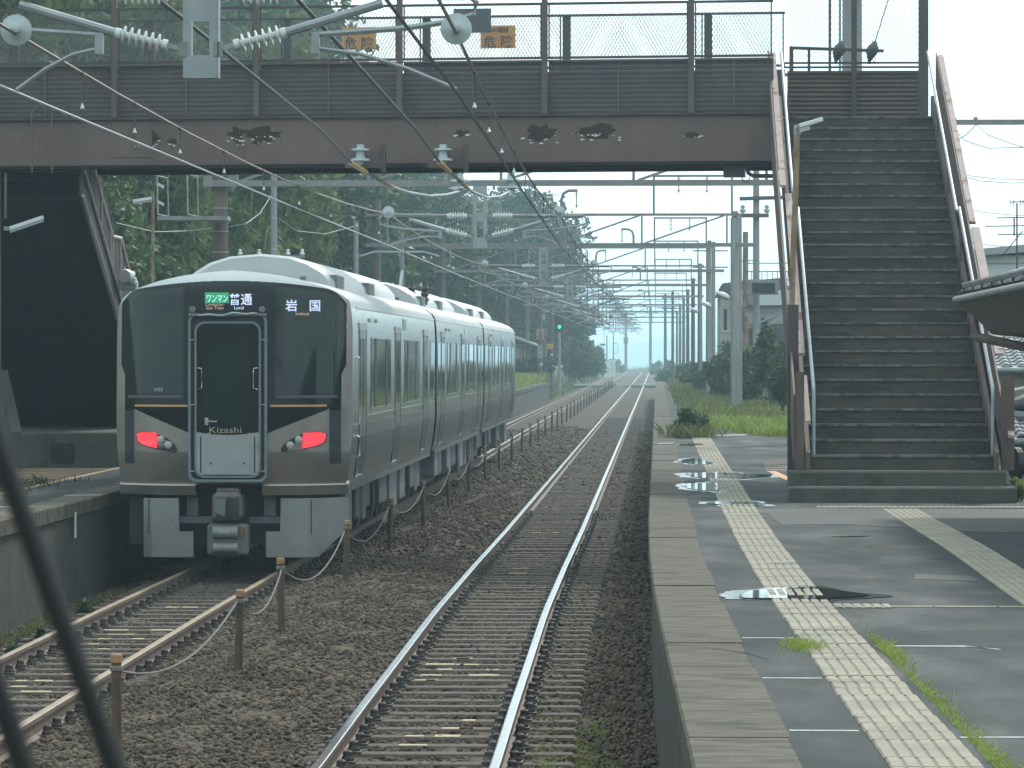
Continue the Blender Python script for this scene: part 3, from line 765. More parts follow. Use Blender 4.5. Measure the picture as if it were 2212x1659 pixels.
# ------------------------------------------------------------------ staircase on the left platform (descends away from us)
ls = thing('staircase', 'unlit left staircase falling from the footbridge behind the silver train', 'staircase', (-9.5, 72, PZT))
LY0, LSL = 59.2, .455
def lz(y): return 6.0 - (y - LY0) * LSL
nl = 28
for i in range(nl):
    y = LY0 + i * (11.1 / nl); z = lz(y)
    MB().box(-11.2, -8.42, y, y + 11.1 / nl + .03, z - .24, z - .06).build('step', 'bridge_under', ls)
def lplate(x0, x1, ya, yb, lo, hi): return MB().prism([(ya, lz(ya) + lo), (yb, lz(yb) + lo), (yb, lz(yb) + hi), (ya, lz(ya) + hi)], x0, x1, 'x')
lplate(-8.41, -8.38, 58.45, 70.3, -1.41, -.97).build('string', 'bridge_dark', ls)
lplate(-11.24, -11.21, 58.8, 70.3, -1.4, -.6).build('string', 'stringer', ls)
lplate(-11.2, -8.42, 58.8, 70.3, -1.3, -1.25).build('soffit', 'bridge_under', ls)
rl = [(58.9, 5.735), (61.6, 4.44), (62.6, 4.44), (63.9, 3.76), (70.2, .95)]
pan = MB()
pz = lambda y: float(np.interp(y, [a for a, b in rl], [b for a, b in rl]))
ys = np.arange(58.9, 69, .06)
vs = []
for i, y in enumerate(ys): vs += [(-8.37 + (.012 if i % 2 else 0), y, lz(y) - .97), (-8.37 + (.012 if i % 2 else 0), y, max(pz(y), lz(y) - .96))]
pan.add(vs, [(2 * i, 2 * i + 2, 2 * i + 3, 2 * i + 1) for i in range(len(ys) - 1)]).build('side_sheet', 'bridge_dark', ls)
for off, r_ in ((-1.40, .022), (-.96, .026)):
    MB().tube([(-8.35, y, lz(y) + off) for y in (58.45, 64, 69.5)], r_, 6).build('edge_bar', 'pale_rail', ls)
MB().tube([(-8.35, a, b) for a, b in rl], .03, 6).build('top_rail', 'pale_rail', ls)
for y in (59.3, 60.4, 61.4, 61.65, 62.55, 63.7): MB().beam((-8.35, y, lz(y) - .95), (-8.35, y, pz(y)), .022, .022).build('upright', 'pale_rail', ls)
MB().chamfer(-11.2, -8.12, 60.9, 71.5, PZT - .02, 1.44, .03).build('plinth', 'stair_concrete', ls)
MB().box(-9.2, -8.85, 60.86, 60.89, 1.0, 1.28).build('plinth_panel', 'asphalt', ls)
sp = thing('loudspeaker', 'white horn loudspeaker below the left staircase, above the train corner', 'loudspeaker', P(270, 612, 62.2))
c = P(268, 596, 62.2)
MB().lathe([(.10, 0), (.11, .04), (.09, .16), (.05, .25), (.05, .34)], c + Vector((0, -.16, 0)), (.25, 1, .1), 12).build('horn', 'lamp_white', sp, smooth=True)
MB().cbox(c + Vector((.04, .1, -.14)), (.26, .2, .16)).build('housing', 'lamp_grey', sp, bevel=.02)
MB().cbox(P(283, 606, 62.2), (.11, .14, .12)).build('end_cap', 'lamp_white', sp, bevel=.02)
MB().beam(P(265, 575, 62.2), P(265, 602, 62.2), .03).build('bracket', 'galv', sp)

# ------------------------------------------------------------------ two birds on the landing fence
def bird(px, py, lab, flip):
    b = P(px, py, 60.1)
    t = thing('bird', lab, 'bird', b)
    s = 1 if not flip else -1
    m = MB()
    # body, neck and head as one lofted surface: tail low, head up, seen from behind
    path = [(-.055 * s, 0, .02), (-.045 * s, 0, .075), (-.03 * s, -.005, .13), (-.008 * s, 0, .185), (.012 * s, .01, .235), (.02 * s, .02, .268), (.026 * s, .035, .292), (.028 * s, .06, .302)]
    rad = [.024, .050, .076, .092, .078, .048, .040, .014]
    m.tube([b + Vector(p) for p in path], rad, 12)
    body = m.build('body', 'bird', t, smooth=True)
    MB().add([b + Vector(p) for p in ((.02 * s, .07, .302), (.034 * s, .07, .302), (.028 * s, .1, .298), (.028 * s, .07, .294))], [(0, 1, 2), (1, 3, 2), (3, 0, 2), (0, 3, 1)]).build('beak', 'steel_dark', body)
    for dx in (.0, .03): MB().beam(b + Vector((dx * s, .01, -.035)), b + Vector((dx * s, 0, .13)), .007).build('leg', 'steel_dark', body)
    MB().prism([(b.x - .085 * s, b.z - .02), (b.x - .045 * s, b.z - .03), (b.x - .02 * s, b.z + .08), (b.x - .06 * s, b.z + .08)], b.y - .01, b.y + .01).build('tail', 'bird', body)
bird(1812, 137, 'dark bird perched left of the thick pole behind the stair landing', False)
bird(1884, 137, 'dark bird perched right of the thick pole behind the stair landing', False)
# ------------------------------------------------------------------ the silver three-car train on the left track
TX, Y0 = -5.15, 48.35
HZ = [1.0, 1.06, 1.15, 1.35, 1.6, 2.9, 3.1, 3.2, 3.31, 3.38, 3.45, 3.52, 3.58, 3.62, 3.645]
HW = [1.36, 1.375, 1.39, 1.42, 1.44, 1.445, 1.435, 1.42, 1.37, 1.27, 1.10, .88, .60, .32, .0]
def hw(z): return float(np.interp(z, HZ, HW))
def yf(x, z):
    x = np.abs(x)
    return Y0 + .62 * (x / 1.42) ** 3.0 + np.maximum(0, z - 2.0) * .09 + .35 * np.maximum(0, (z - 3.3) / .35) ** 2 + .28 * np.maximum(0, (1.45 - z)) ** 1.3
tr = thing('train', 'silver three-car commuter train with red tail lamps on the left track', 'train', (TX, Y0 + 30, 0))

# front skin: fine grid in (s, z), sorted into the coloured panels of the nose
ns, nz = 380, 330
zz = np.concatenate([np.linspace(1.06, 3.3, int(nz * .8)), np.linspace(3.3, 3.644, nz - int(nz * .8) + 1)[1:]])
ss = np.linspace(-1, 1, ns + 1)
hwz = np.interp(zz, HZ, HW)
XX = ss[:, None] * hwz[None, :]; ZZ = np.repeat(zz[None, :], ns + 1, 0)
YY = yf(XX, ZZ)
xc = (XX[:-1, :-1] + XX[1:, :-1] + XX[:-1, 1:] + XX[1:, 1:]) / 4; zc = (ZZ[:-1, :-1] + ZZ[:-1, 1:]) / 2
ax = np.abs(xc)
ztop = 3.515 - .085 * (ax / 1.1) ** 2 - np.maximum(0, ax - 1.15) ** 2 * 2.6
side = np.where(zc > 2.5, 1.375, np.where(zc > 2.38, 1.375 - (2.5 - zc) / .12 * .055, 1.32))
zlow = np.where(ax < .47, 1.60, 1.67 + (ax - .46) / .72 * .29)
black = (zc < ztop) & (ax < side) & (zc > np.where(ax > 1.19, 1.30, zlow))
corner = (ax > 1.19) & (ax < 1.32) & (zc > 1.30) & (zc < 1.95)
glass = black & (zc > 2.14) & (zc < ztop - .05) & (ax > .56) & (ax < side - .03)
upper = (zc > ztop) & (zc > 3.0)
centre = (ax < .40) & (zc < 3.05) & (zc > 1.10)
kind = np.full(xc.shape, 0); kind[black] = 1; kind[corner] = 2; kind[glass] = 3; kind[upper] = 4; kind[centre] = 5
vid = np.arange((ns + 1) * len(zz)).reshape(ns + 1, len(zz))
qs = np.stack([vid[:-1, :-1], vid[1:, :-1], vid[1:, 1:], vid[:-1, 1:]], -1)
allv = np.stack([XX + TX, YY, ZZ], -1).reshape(-1, 3)
def skin(mask, name, mat, off=0.0, parent=None):
    f = qs[mask].reshape(-1, 4); u, inv = np.unique(f, return_inverse=True)
    v = allv[u].copy(); v[:, 1] -= off
    return nmesh(name, v, inv.reshape(f.shape), mat, parent or nose, smooth=True)
nose = None
f0 = qs[kind == 0].reshape(-1, 4); u0, inv0 = np.unique(f0, return_inverse=True)
nose = nmesh('nose', allv[u0], inv0.reshape(f0.shape), 'stainless_front', tr, smooth=True)
skin(kind == 1, 'black_mask', 'train_black', .002)
lefts = np.zeros_like(black); lefts[: ns // 2] = True
skin((kind == 2) & lefts, 'corner_fairing', 'rubber', .004); skin((kind == 2) & ~lefts, 'corner_fairing', 'rubber', .004)
skin((kind == 3) & lefts, 'windscreen', 'train_glass', .004); skin((kind == 3) & ~lefts, 'windscreen', 'train_glass', .004)
skin(kind == 4, 'roof_rim', 'train_white', .003)
def fy(x, z, d=.01): return float(yf(x, z)) - d

# gold line across the black mask
def strip(x0, x1, z0, z1, mat, name, parent, d=.008, n=24):
    m = MB()
    m.grid(lambda u, v: (TX + x0 + (x1 - x0) * u, fy(x0 + (x1 - x0) * u, z0 + (z1 - z0) * v, d), z0 + (z1 - z0) * v), n, 1)
    return m.build(name, mat, parent)
strip(-1.18, -.50, 1.992, 2.016, 'gold', 'gold_line', nose); strip(.50, 1.16, 1.992, 2.016, 'gold', 'gold_line', nose)
strip(-1.28, -.56, 2.095, 2.13, 'steel_dark', 'wiper_rail', nose, .012); strip(.56, 1.28, 2.095, 2.13, 'steel_dark', 'wiper_rail', nose, .012)

# gangway: frame, door with window, handles, apron
def rrect(x0, x1, z0, z1, r, n=6):
    p = []
    for cx, cz, a0 in ((x1 - r, z1 - r, 0), (x0 + r, z1 - r, 90), (x0 + r, z0 + r, 180), (x1 - r, z0 + r, 270)):
        for i in range(n + 1):
            a = R(a0 + 90 * i / n); p.append((cx + r * math.cos(a), cz + r * math.sin(a)))
    return p
YG = Y0 - .10
gw = MB().prism([(TX + a, b) for a, b in rrect(-.46, .46, 1.105, 3.10, .09)], YG + .03, Y0 + .16).build('gangway', 'rubber', tr)
def frame(outer, inner, y0, y1, name, mat, parent):
    n = len(outer); m = MB()
    vs = [(TX + a, y0, b) for a, b in outer] + [(TX + a, y0, b) for a, b in inner] + [(TX + a, y1, b) for a, b in outer] + [(TX + a, y1, b) for a, b in inner]
    fs = []
    for i in range(n):
        j = (i + 1) % n
        fs += [(i, j, n + j, n + i), (i, 2 * n + i, 2 * n + j, j), (n + i, n + j, 3 * n + j, 3 * n + i), (2 * n + i, 3 * n + i, 3 * n + j, 2 * n + j)]
    return m.add(vs, fs).build(name, mat, parent)
frame(rrect(-.475, .475, 1.09, 3.11, .10), rrect(-.445, .445, 1.12, 3.085, .08), YG - .02, YG + .03, 'gangway_frame', 'door_frame', gw)
frame(rrect(-.40, .40, 1.14, 3.02, .12), rrect(-.375, .375, 1.165, 2.995, .10), YG - .005, YG + .035, 'door_frame', 'door_frame', gw)
dr = MB().prism([(TX + a, b) for a, b in rrect(-.374, .374, 1.66, 2.99, .08)], YG + .005, YG + .029).build('gangway_door', 'door_dark', tr)
MB().prism([(TX + a, b) for a, b in rrect(-.26, .26, 1.80, 2.80, .06)], YG + .001, YG + .006).build('door_window', 'door_glass', dr)
arc = [(TX - .374, 1.175), (TX + .374, 1.175), (TX + .374, 1.70)] + [(TX + .374 - .748 * i / 10, 1.665 + .035 * (abs(i - 5) / 5) ** 2) for i in range(11)] + [(TX - .374, 1.70)]
ap = MB().prism([(TX - .374, 1.175), (TX + .374, 1.175)] + [(TX + .374 - .748 * i / 12, 1.655 + .035 * (abs(i - 6) / 6) ** 2) for i in range(13)], YG - .004, YG + .0285).build('apron', 'door_white', tr)
MB().prism([(TX + a, b) for a, b in rrect(-.29, .27, 1.18, 1.36, .05)], YG - .012, YG - .003).build('apron_plate', 'door_white', ap)
for x in (-.325, .325): MB().box(TX + x - .008, TX + x + .008, YG - .006, YG - .003, 1.20, 1.64).build('apron_seam', 'rubber', ap)
for x in (-.2, .2): MB().lathe([(.012, 0), (.012, .006)], (TX + x, YG - .012, 1.315), (0, -1, 0), 8).build('bolt', 'rubber', ap)
for x in (-.36, .36):
    s = 1 if x < 0 else -1
    MB().tube([(TX + x, YG + .0, 2.46), (TX + x + .045 * s, YG - .02, 2.455), (TX + x + .05 * s, YG - .02, 2.40), (TX + x + .05 * s, YG - .02, 2.22), (TX + x, YG, 2.20)], .006, 6).build('grab_handle', 'chrome', dr)
hd = MB().cbox((TX - .255, YG - .01, 1.815), (.05, .03, .09)).build('door_handle', 'chrome', dr, bevel=.008)
MB().cbox((TX - .19, YG - .025, 1.82), (.13, .015, .018)).build('lever', 'chrome', dr)
MB().tube([(TX + x, YG - .03, 3.105 + .012 * math.sin(x * 9) + .01 * math.sin(x * 23)) for x in np.linspace(-.36, .36, 13)], .016, 6).build('hood_edge', 'handrail', gw)
for x in (-.42, .42):
    lug = MB().cbox((TX + x, YG - .02, 3.10), (.10, .05, .04)).build('lug', 'door_frame', gw, bevel=.006)
    MB().lathe([(.038, 0), (.038, .03), (.03, .034), (.012, .034), (.012, .05)], (TX + x, YG - .03, 3.165), (0, -1, 0), 10).build('lug_eye', 'door_frame', gw)
for z in (2.80, 2.02, 1.22):
    for x in (-.43, .43): MB().cbox((TX + x, YG - .03, z), (.05, .03, .015)).build('hinge', 'galv', gw)

# tail lamp clusters
def lampcluster(s):
    pts = [(1.165, 1.655), (1.10, 1.69), (.98, 1.685), (.86, 1.655), (.74, 1.60), (.66, 1.535), (.625, 1.475), (.645, 1.445), (.72, 1.437), (.90, 1.475), (1.08, 1.52), (1.15, 1.57)]
    hs = MB(); n = len(pts)
    hs.add([(TX + s * a, fy(a, b, .012), b) for a, b in pts] + [(TX + s * a, fy(a, b, -.02), b) for a, b in pts],
           [tuple(range(n))] + [(i, (i + 1) % n, n + (i + 1) % n, n + i) for i in range(n)])
    h = hs.build('tail_lamp', 'lamp_housing', tr)
    rp = [(1.15, 1.655), (1.09, 1.678), (.90, 1.672), (.885, 1.635), (.895, 1.58), (.885, 1.495), (.98, 1.513), (1.07, 1.538), (1.135, 1.58)]
    m = MB(); k = len(rp)
    m.add([(TX + s * a, fy(a, b, .020), b) for a, b in rp] + [(TX + s * a, fy(a, b, .008), b) for a, b in rp],
          [tuple(range(k))] + [(i, (i + 1) % k, k + (i + 1) % k, k + i) for i in range(k)])
    m.build('red_lens', 'tail_red', h)
    for a, b in ((.835, 1.595), (.735, 1.53)):
        MB().lathe([(.047, 0), (.045, .012), (.03, .02), (.0, .022)], (TX + s * a, fy(a, b, .012), b), (0, -1, 0), 14).build('lens', 'lamp_lens', h, smooth=True)
lampcluster(1); lampcluster(-1)

# destination displays and lettering
def ftext(s_, x, z, size, mat, sx=1, name='lettering', parent=None, bold=0.0):
    return text(name, s_, mat, (TX + x, fy(x, z, .02), z), size, parent or nose, sx=sx, bold=bold, thick=.001)
kx = .0056
def vx(px): return (px - 490) * kx
def vz(py): return H - (py - VY) * kx
db = MB().box(TX + vx(437), TX + vx(489), fy(0, vz(645), .016), fy(0, vz(645), .012), vz(655), vz(632)).build('display_panel', 'led_green', nose)
ftext('ワンマン', vx(439.5), vz(652), .108, 'led_mint', sx=.62, parent=nose, bold=.002)
ftext('普通', vx(489), vz(657), .150, 'led_white', sx=.95, bold=.002)
ftext('Conductor-', vx(438), vz(661), .056, 'led_orange', sx=.86)
ftext('less Train', vx(440), vz(668.5), .056, 'led_orange', sx=.98)
ftext('Local', vx(500), vz(668.5), .060, 'led_white', sx=.95)
xs = vx(610)
text('lettering', '岩', 'led_white', (TX + xs, fy(.8, 3.2, .055), vz(670)), .148, nose, bold=.002, thick=.001)
text('lettering', '国', 'led_white', (TX + vx(659), fy(1.0, 3.2, .055), vz(670)), .148, nose, bold=.002, thick=.001)
text('lettering', 'Iwakuni', 'led_orange', (TX + vx(631), fy(.9, 3.12, .055), vz(681)), .056, nose, sx=.95, thick=.001)
text('lettering', 'V02', 'grey_letter', (TX + vx(327), fy(.95, 2.2, .11), vz(845)), .062, nose, sx=1.1, thick=.001)
text('lettering', 'Kizashi', 'gold_letter', (TX + vx(449), YG - .014, vz(934)), .105, dr, sx=1.36, thick=.001)
MB().box(TX + vx(446), TX + vx(453), YG - .006, YG + .004, vz(935.5), vz(934)).build('flourish', 'gold_letter', dr)
MB().box(TX + vx(533), TX + vx(546), YG - .006, YG + .004, vz(935.5), vz(934.3)).build('flourish', 'gold_letter', dr)

# bumper ledges, skirt panels, coupler
for s in (-1, 1):
    n = 16
    xs_ = [.40 + (1.40 - .40) * i / n for i in range(n + 1)]
    m = MB()
    pr = []
    for x in xs_:
        y = fy(x, 1.06, 0)
        pr.append([(TX + s * x, y - .05, 1.055), (TX + s * x, y - .06, 1.04), (TX + s * x, y - .02, .925), (TX + s * x, y + .2, .925), (TX + s * x, y + .2, 1.075)])
    vs = [p for q_ in pr for p in q_]; k = 5
    fs = [(i * k + j, i * k + (j + 1) % k, (i + 1) * k + (j + 1) % k, (i + 1) * k + j) for i in range(n) for j in range(k)] + [tuple(range(k)), tuple(range(n * k, n * k + k))]
    m.add(vs, fs); m.build('bumper_ledge', 'stainless_front', tr, smooth=False)
    def sky_(x): return Y0 + .12 + .55 * (max(0, x - .85) / .5) ** 2
    def skirt_hi(x): return .885
    def skirt_lo(x): return .175 if x < 1.06 else .175 + (x - 1.06) * 1.0
    xsl = [.44, .45, .61, .62, .8, .95, 1.06, 1.16, 1.26, 1.34, 1.38] if s > 0 else [.44, .45, .61, .62, .8, .95, 1.055]  # left skirt cut short: shade over its outer end is put into the shape
    m = MB(); vs = []; fs = []
    for x in xsl:
        hi = .485 if x < .615 else skirt_hi(x)
        vs += [(TX + s * x, sky_(x), skirt_lo(x)), (TX + s * x, sky_(x), hi), (TX + s * x, sky_(x) + .05, hi), (TX + s * x, sky_(x) + .05, skirt_lo(x))]
    for i in range(len(xsl) - 1):
        for j in range(4): fs.append((i * 4 + j, i * 4 + (j + 1) % 4, (i + 1) * 4 + (j + 1) % 4, (i + 1) * 4 + j))
    fs += [(0, 1, 2, 3), tuple(len(vs) - 4 + j for j in range(4))]
    sk = m.add(vs, fs).build('skirt', 'train_skirt', tr)
    MB().box(TX + s * .985 - .006, TX + s * .985 + .006, sky_(.985) - .004, sky_(.985) + .001, .45, .87).build('seam', 'rubber', sk)
    for z in (.62, .82): MB().lathe([(.012, 0), (.008, .008)], (TX + s * .70, sky_(.7), z), (0, -1, 0), 8).build('bolt', 'chrome', sk)
    MB().box(TX + s * .22 - .0, TX + s * .62, Y0 + .25, Y0 + .32, .58, .66).build('guard_bar', 'underfloor_pale', tr) if s > 0 else MB().box(TX - .62, TX - .22, Y0 + .25, Y0 + .32, .58, .66).build('guard_bar', 'underfloor_pale', tr)
    xa, xb = sorted((TX + s * .40, TX + s * .54)); MB().box(xa, xb, Y0 + .3, Y0 + .4, .67, .93).build('damper', 'underfloor_pale', tr)
cp = MB().cbox((TX, Y0 + .02, .80), (.36, .5, .34)).build('coupler', 'coupler', tr, bevel=.05)
MB().cbox((TX, Y0 + .05, .985), (.28, .3, .06)).build('coupler_top', 'coupler', cp, bevel=.02)
MB().cbox((TX + .075, Y0 - .24, .80), (.15, .03, .2)).build('coupler_pocket', 'rubber', cp)
MB().prism([(TX - .14, .74), (TX - .02, .68), (TX - .0, .88), (TX - .14, .89)], Y0 - .29, Y0 - .235).build('coupler_cone', 'underfloor_pale', cp)
eb = MB().cbox((TX, Y0 + .0, .395), (.49, .3, .38)).build('electric_coupler', 'underfloor_pale', tr, bevel=.03)
for z, h_ in ((.49, .16), (.30, .12)):
    MB().tube([(TX - .17, Y0 - .15, z), (TX + .13, Y0 - .15, z)], h_ / 2, 14).build('cover', 'train_skirt', eb, smooth=True)
MB().cbox((TX + .18, Y0 - .155, .50), (.06, .02, .11)).build('label_plate', 'rust', eb)
text('lettering', '586', 'grey_letter', (TX - .105, Y0 - .236, .475), .062, eb, sx=1.5, thick=.001)
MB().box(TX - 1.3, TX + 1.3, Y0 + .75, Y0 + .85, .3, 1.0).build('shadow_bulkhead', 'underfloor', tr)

# three car bodies
CARS = [(None, 67.4, [1.75, 8.65, 15.6]), (67.9, 86.2, [69.85, 77.05, 84.05]), (86.7, 105.7, [89.6, 96.8, 103.7])]
CARS = [(49.0, 67.4, [50.75, 57.65, 64.6]), (67.9, 86.2, [69.85, 77.05, 84.05]), (86.7, 105.7, [89.6, 96.8, 103.7])]
WINS = [[(52.2, 56.1), (59.2, 62.9), (65.9, 67.1)], [(68.2, 69.0), (71.4, 75.4), (78.5, 82.5), (85.1, 86.0)], [(87.0, 88.6), (91.2, 95.2), (98.7, 102.5)]]
prof_z = [1.0, 1.06, 1.15, 1.35, 1.6, 2.2, 2.9, 3.1, 3.2]
roof_p = [(1.42, 3.2), (1.40, 3.27), (1.37, 3.31), (1.27, 3.38), (1.10, 3.45), (.88, 3.52), (.60, 3.58), (.32, 3.62), (0, 3.645)]
def shell(pts, ya, yb, first):
    ring = [(a, b) for a, b in pts]
    vs = []
    for i, (a, b) in enumerate(ring): vs.append((TX + a, fy(a, b, 0) if first else ya, b))
    for a, b in ring: vs.append((TX + a, (float(yf(abs(a), b)) + .15) if first else ya + .2, b))
    for a, b in ring: vs.append((TX + a, yb, b))
    k = len(ring)
    return MB().add(vs, [(r * k + i, r * k + i + 1, (r + 1) * k + i + 1, (r + 1) * k + i) for r in range(2) for i in range(k - 1)])
for ci, (ya, yb, doors) in enumerate(CARS):
    car = shell([(hw(z), z) for z in prof_z], ya, yb, ci == 0).build('car_body', 'stainless', tr, smooth=True)
    shell([(-hw(z), z) for z in prof_z], ya, yb, ci == 0).build('far_side', 'stainless', car, smooth=True)
    shell([(-a, b) for a, b in roof_p] + [(a, b) for a, b in roof_p[::-1][1:]], ya, yb, ci == 0).build('roof', 'train_roof', car, smooth=True)
    MB().box(TX - 1.36, TX + 1.36, ya + .9, yb, .93, 1.02).build('floor', 'underfloor', car)
    MB().prism([(TX + s * a, b) for s, a, b in [(1, x, z) for x, z in [(hw(z_), z_) for z_ in prof_z]] + [(1, a, b) for a, b in roof_p[1:]] + [(-1, a, b) for a, b in roof_p[::-1][1:]] + [(-1, hw(z_), z_) for z_ in prof_z[::-1]]], yb - .02, yb - .001).build('end_wall', 'underfloor', car)
    if ci: MB().box(TX - 1.2, TX + 1.2, ya - .52, ya + .02, 1.05, 3.3).build('bellows', 'rubber', car)
    # strips along the side
    def sstrip(z0, z1, y0_, y1_, mat, name, d=.004, parent=car):
        x0_, x1_ = hw(z0) + d, hw(z1) + d
        return MB().add([(TX + x0_, y0_, z0), (TX + x0_, y1_, z0), (TX + x1_, y1_, z1), (TX + x1_, y0_, z1),
                         (TX + x0_ - d - .01, y0_, z0), (TX + x0_ - d - .01, y1_, z0), (TX + x1_ - d - .01, y1_, z1), (TX + x1_ - d - .01, y0_, z1)],
                        [(0, 1, 2, 3), (4, 7, 6, 5), (0, 4, 5, 1), (1, 5, 6, 2), (2, 6, 7, 3), (3, 7, 4, 0)]).build(name, mat, parent)
    ys_ = ya + (1.0 if ci == 0 else .05)
    segs = []; cur = ys_
    for d in doors: segs.append((cur, d - .68)); cur = d + .68
    segs.append((cur, yb - .05))
    for a, b in segs:
        if b - a > .1:
            sstrip(1.58, 1.75, a, b, 'brown_band', 'colour_band'); sstrip(1.83, 1.85, a, b, 'stainless', 'belt_rib', .010)
    sstrip(3.195, 3.225, ys_, yb - .02, 'train_roof', 'gutter', .015)
    for wi, (a, b) in enumerate(WINS[ci]):
        wn = sstrip(1.93, 2.83, a, b, 'side_glass', 'window', .006, tr)
        if b - a > 2:
            for t_ in (.16, .72): sstrip(1.93, 2.83, a + (b - a) * t_, a + (b - a) * (t_ + .10), 'rubber', 'pillar', .010, wn)
        sstrip(1.905, 1.93, a, b, 'chrome', 'sill', .012, wn)
        for e0 in (a, b - .16): sstrip(1.93, 2.01, e0, e0 + .16, 'chrome', 'latch', .013, wn)
        sstrip(2.83, 2.845, a, b, 'stainless', 'head_frame', .012, wn)
    for d in doors:
        zs = [1.10, 1.35, 1.6, 2.93]
        dd = MB(); vs = []; fs = []
        for z in zs: vs += [(TX + hw(z) + .003, d - .65, z), (TX + hw(z) + .003, d + .65, z)]
        fs = [(2 * i, 2 * i + 1, 2 * i + 3, 2 * i + 2) for i in range(3)]
        dd = dd.add(vs, fs).build('door', 'door_leaf', tr)
        for a, b in ((d - .67, d - .46), (d + .58, d + .66), (d - .02, d + .02)):  # door seals, the near one widened to stand in for the dark recess
            vs = []
            for z in zs: vs += [(TX + hw(z) + .006, a, z), (TX + hw(z) + .006, b, z)]
            MB().add(vs, fs).build('door_edge', 'rubber', dd)
        for a in (d - .45, d + .06): sstrip(1.95, 2.82, a, a + .44, 'side_glass', 'door_window', .008, dd)
        sstrip(2.93, 3.02, d - .68, d + .68, 'handrail', 'door_head', .014, dd)
        sstrip(1.08, 1.10, d - .68, d + .68, 'chrome', 'sill_plate', .02, dd)
        MB().add([(TX + hw(1.12) + .012, d - .66, 1.10), (TX + hw(1.12) + .012, d - .38, 1.10), (TX + hw(1.22) + .014, d - .45, 1.22), (TX + hw(1.22) + .014, d - .58, 1.22)], [(0, 1, 2, 3)]).build('kick_guide', 'chrome', dd)
    for y in (ya + 2.9, ya + 4.1): sstrip(3.04, 3.09, y, y + .12, 'lamp_white', 'side_lamp', .03)
    sstrip(2.98, 3.14, ya + 9.9, ya + 10.7, 'window_dark', 'side_display', .008)
    # roof air conditioners: smooth hump with louvred ends
    for a, b in ((ya + 3.2, ya + 8.7), (ya + 9.0, ya + 15.4)):
        hp = [(-.98, 3.47), (-.96, 3.58), (-.86, 3.70), (-.66, 3.82), (-.40, 3.90), (0, 3.935), (.40, 3.90), (.66, 3.82), (.86, 3.70), (.96, 3.58), (.98, 3.47)]
        m = MB(); vs = []; k = len(hp)
        for y, s in ((a, .93), (a + .12, 1), (b - .12, 1), (b, .93)): vs += [(TX + x * s, y, 3.47 + (z - 3.47) * s) for x, z in hp]
        fs = [(r * k + i, r * k + i + 1, (r + 1) * k + i + 1, (r + 1) * k + i) for r in range(3) for i in range(k - 1)] + [tuple(range(k)), tuple(range(3 * k, 4 * k))]
        ac = m.add(vs, fs).build('air_conditioner', 'train_white', tr, smooth=True)
        MB().box(TX - .52, TX - .27, a - .004, a + .01, 3.50, 3.53).build('grille', 'louver', ac)
        MB().box(TX + .52, TX + .60, a - .004, a + .01, 3.56, 3.64).build('grille', 'louver', ac)
        for yy in (a + .12,):
            lv = MB().box(TX + .80, TX + .985, yy, yy + 1.25, 3.47, 3.66).build('louvre_box', 'louver', ac)
            for j in range(5): MB().box(TX + .985, TX + .997, yy + .05, yy + 1.2, 3.487 + j * .035, 3.505 + j * .035).build('slat', 'train_skirt', ac)
    if ci == 1:
        for dx in (0, .22):
            ins = MB(); ins.lathe([(.05, 0)] + [(.085 if j % 2 else .05, .05 + j * .05) for j in range(7)] + [(.04, .44)], (TX + .75 + dx, 72.4 + dx, 3.52), (0, 0, 1), 10)
            ins.build('roof_insulator', 'porcelain_brown', car)
        MB().beam((TX + .8, 71.6, 3.56), (TX + .8, 75, 3.56), .1).build('roof_bus', 'galv', car)
    # underfloor boxes along the car
    y = ya + 2.2; r = random.Random(40 + ci)
    while y < yb - 1.2:
        ln = r.uniform(.5, 1.7); dpt = r.uniform(.38, .62); pale = r.random() < .4
        MB().box(TX + .35, TX + r.uniform(1.15, 1.30), y, y + ln, .93 - dpt, .93).build('equipment_box', 'underfloor_pale' if pale else 'underfloor', car, bevel=.02)
        if r.random() < .6: MB().tube([(TX + 1.2, y + ln + .1, .92), (TX + 1.22, y + ln + .12, .6), (TX + 1.18, y + ln + .14, .35)], .02, 6).build('pipe', 'underfloor_pale', car)
        y += ln + r.uniform(.12, .5)
    MB().box(TX - .9, TX + .3, ya + 1, yb, .3, .92).build('centre_sill', 'underfloor', car)
    for yc in (ya + 2.4, ya + 4.5, yb - 4.5, yb - 2.4):
        for s in (-1, 1):
            wh = MB().lathe([(.43, 0), (.43, .03), (.40, .035), (.40, .12), (.12, .125)], (TX + s * .52, yc, .43), (s, 0, 0), 20).build('wheel', 'underfloor', car)
    for y in (ya + 3.4, yb - 3.4): MB().box(TX + .98, TX + 1.08, y - 1.5, y + 1.5, .32, .58).build('bogie_frame', 'underfloor', car, bevel=.03)
# pantograph folded down on the second car
pg = MB(); pg = thing('x', 'x', 'x', (0, 0, 0)) if False else None
MB().beam((TX + .1, 80, 3.66), (TX + .1, 82, 3.66), 1.2, .04).build('pantograph_base', 'galv', tr)
MB().tube([(TX, 80.2, 3.7), (TX, 81.4, 4.35), (TX, 80.6, 4.68)], .03, 6).build('pantograph_arm', 'galv', tr)
MB().tube([(TX - .8, 80.6, 4.60), (TX - .5, 80.6, 4.69), (TX + .5, 80.6, 4.69), (TX + .8, 80.6, 4.60)], .02, 6).build('pantograph_head', 'galv', tr)
# handrails by the cab door
for y in (49.75,):
    for z0, z1 in ((1.35, 1.62), (1.75, 2.6)): MB().tube([(TX + 1.445, y, z0), (TX + 1.475, y, z0 + .02), (TX + 1.475, y, z1 - .02), (TX + 1.445, y, z1)], .014, 6).build('cab_handrail', 'chrome', tr)
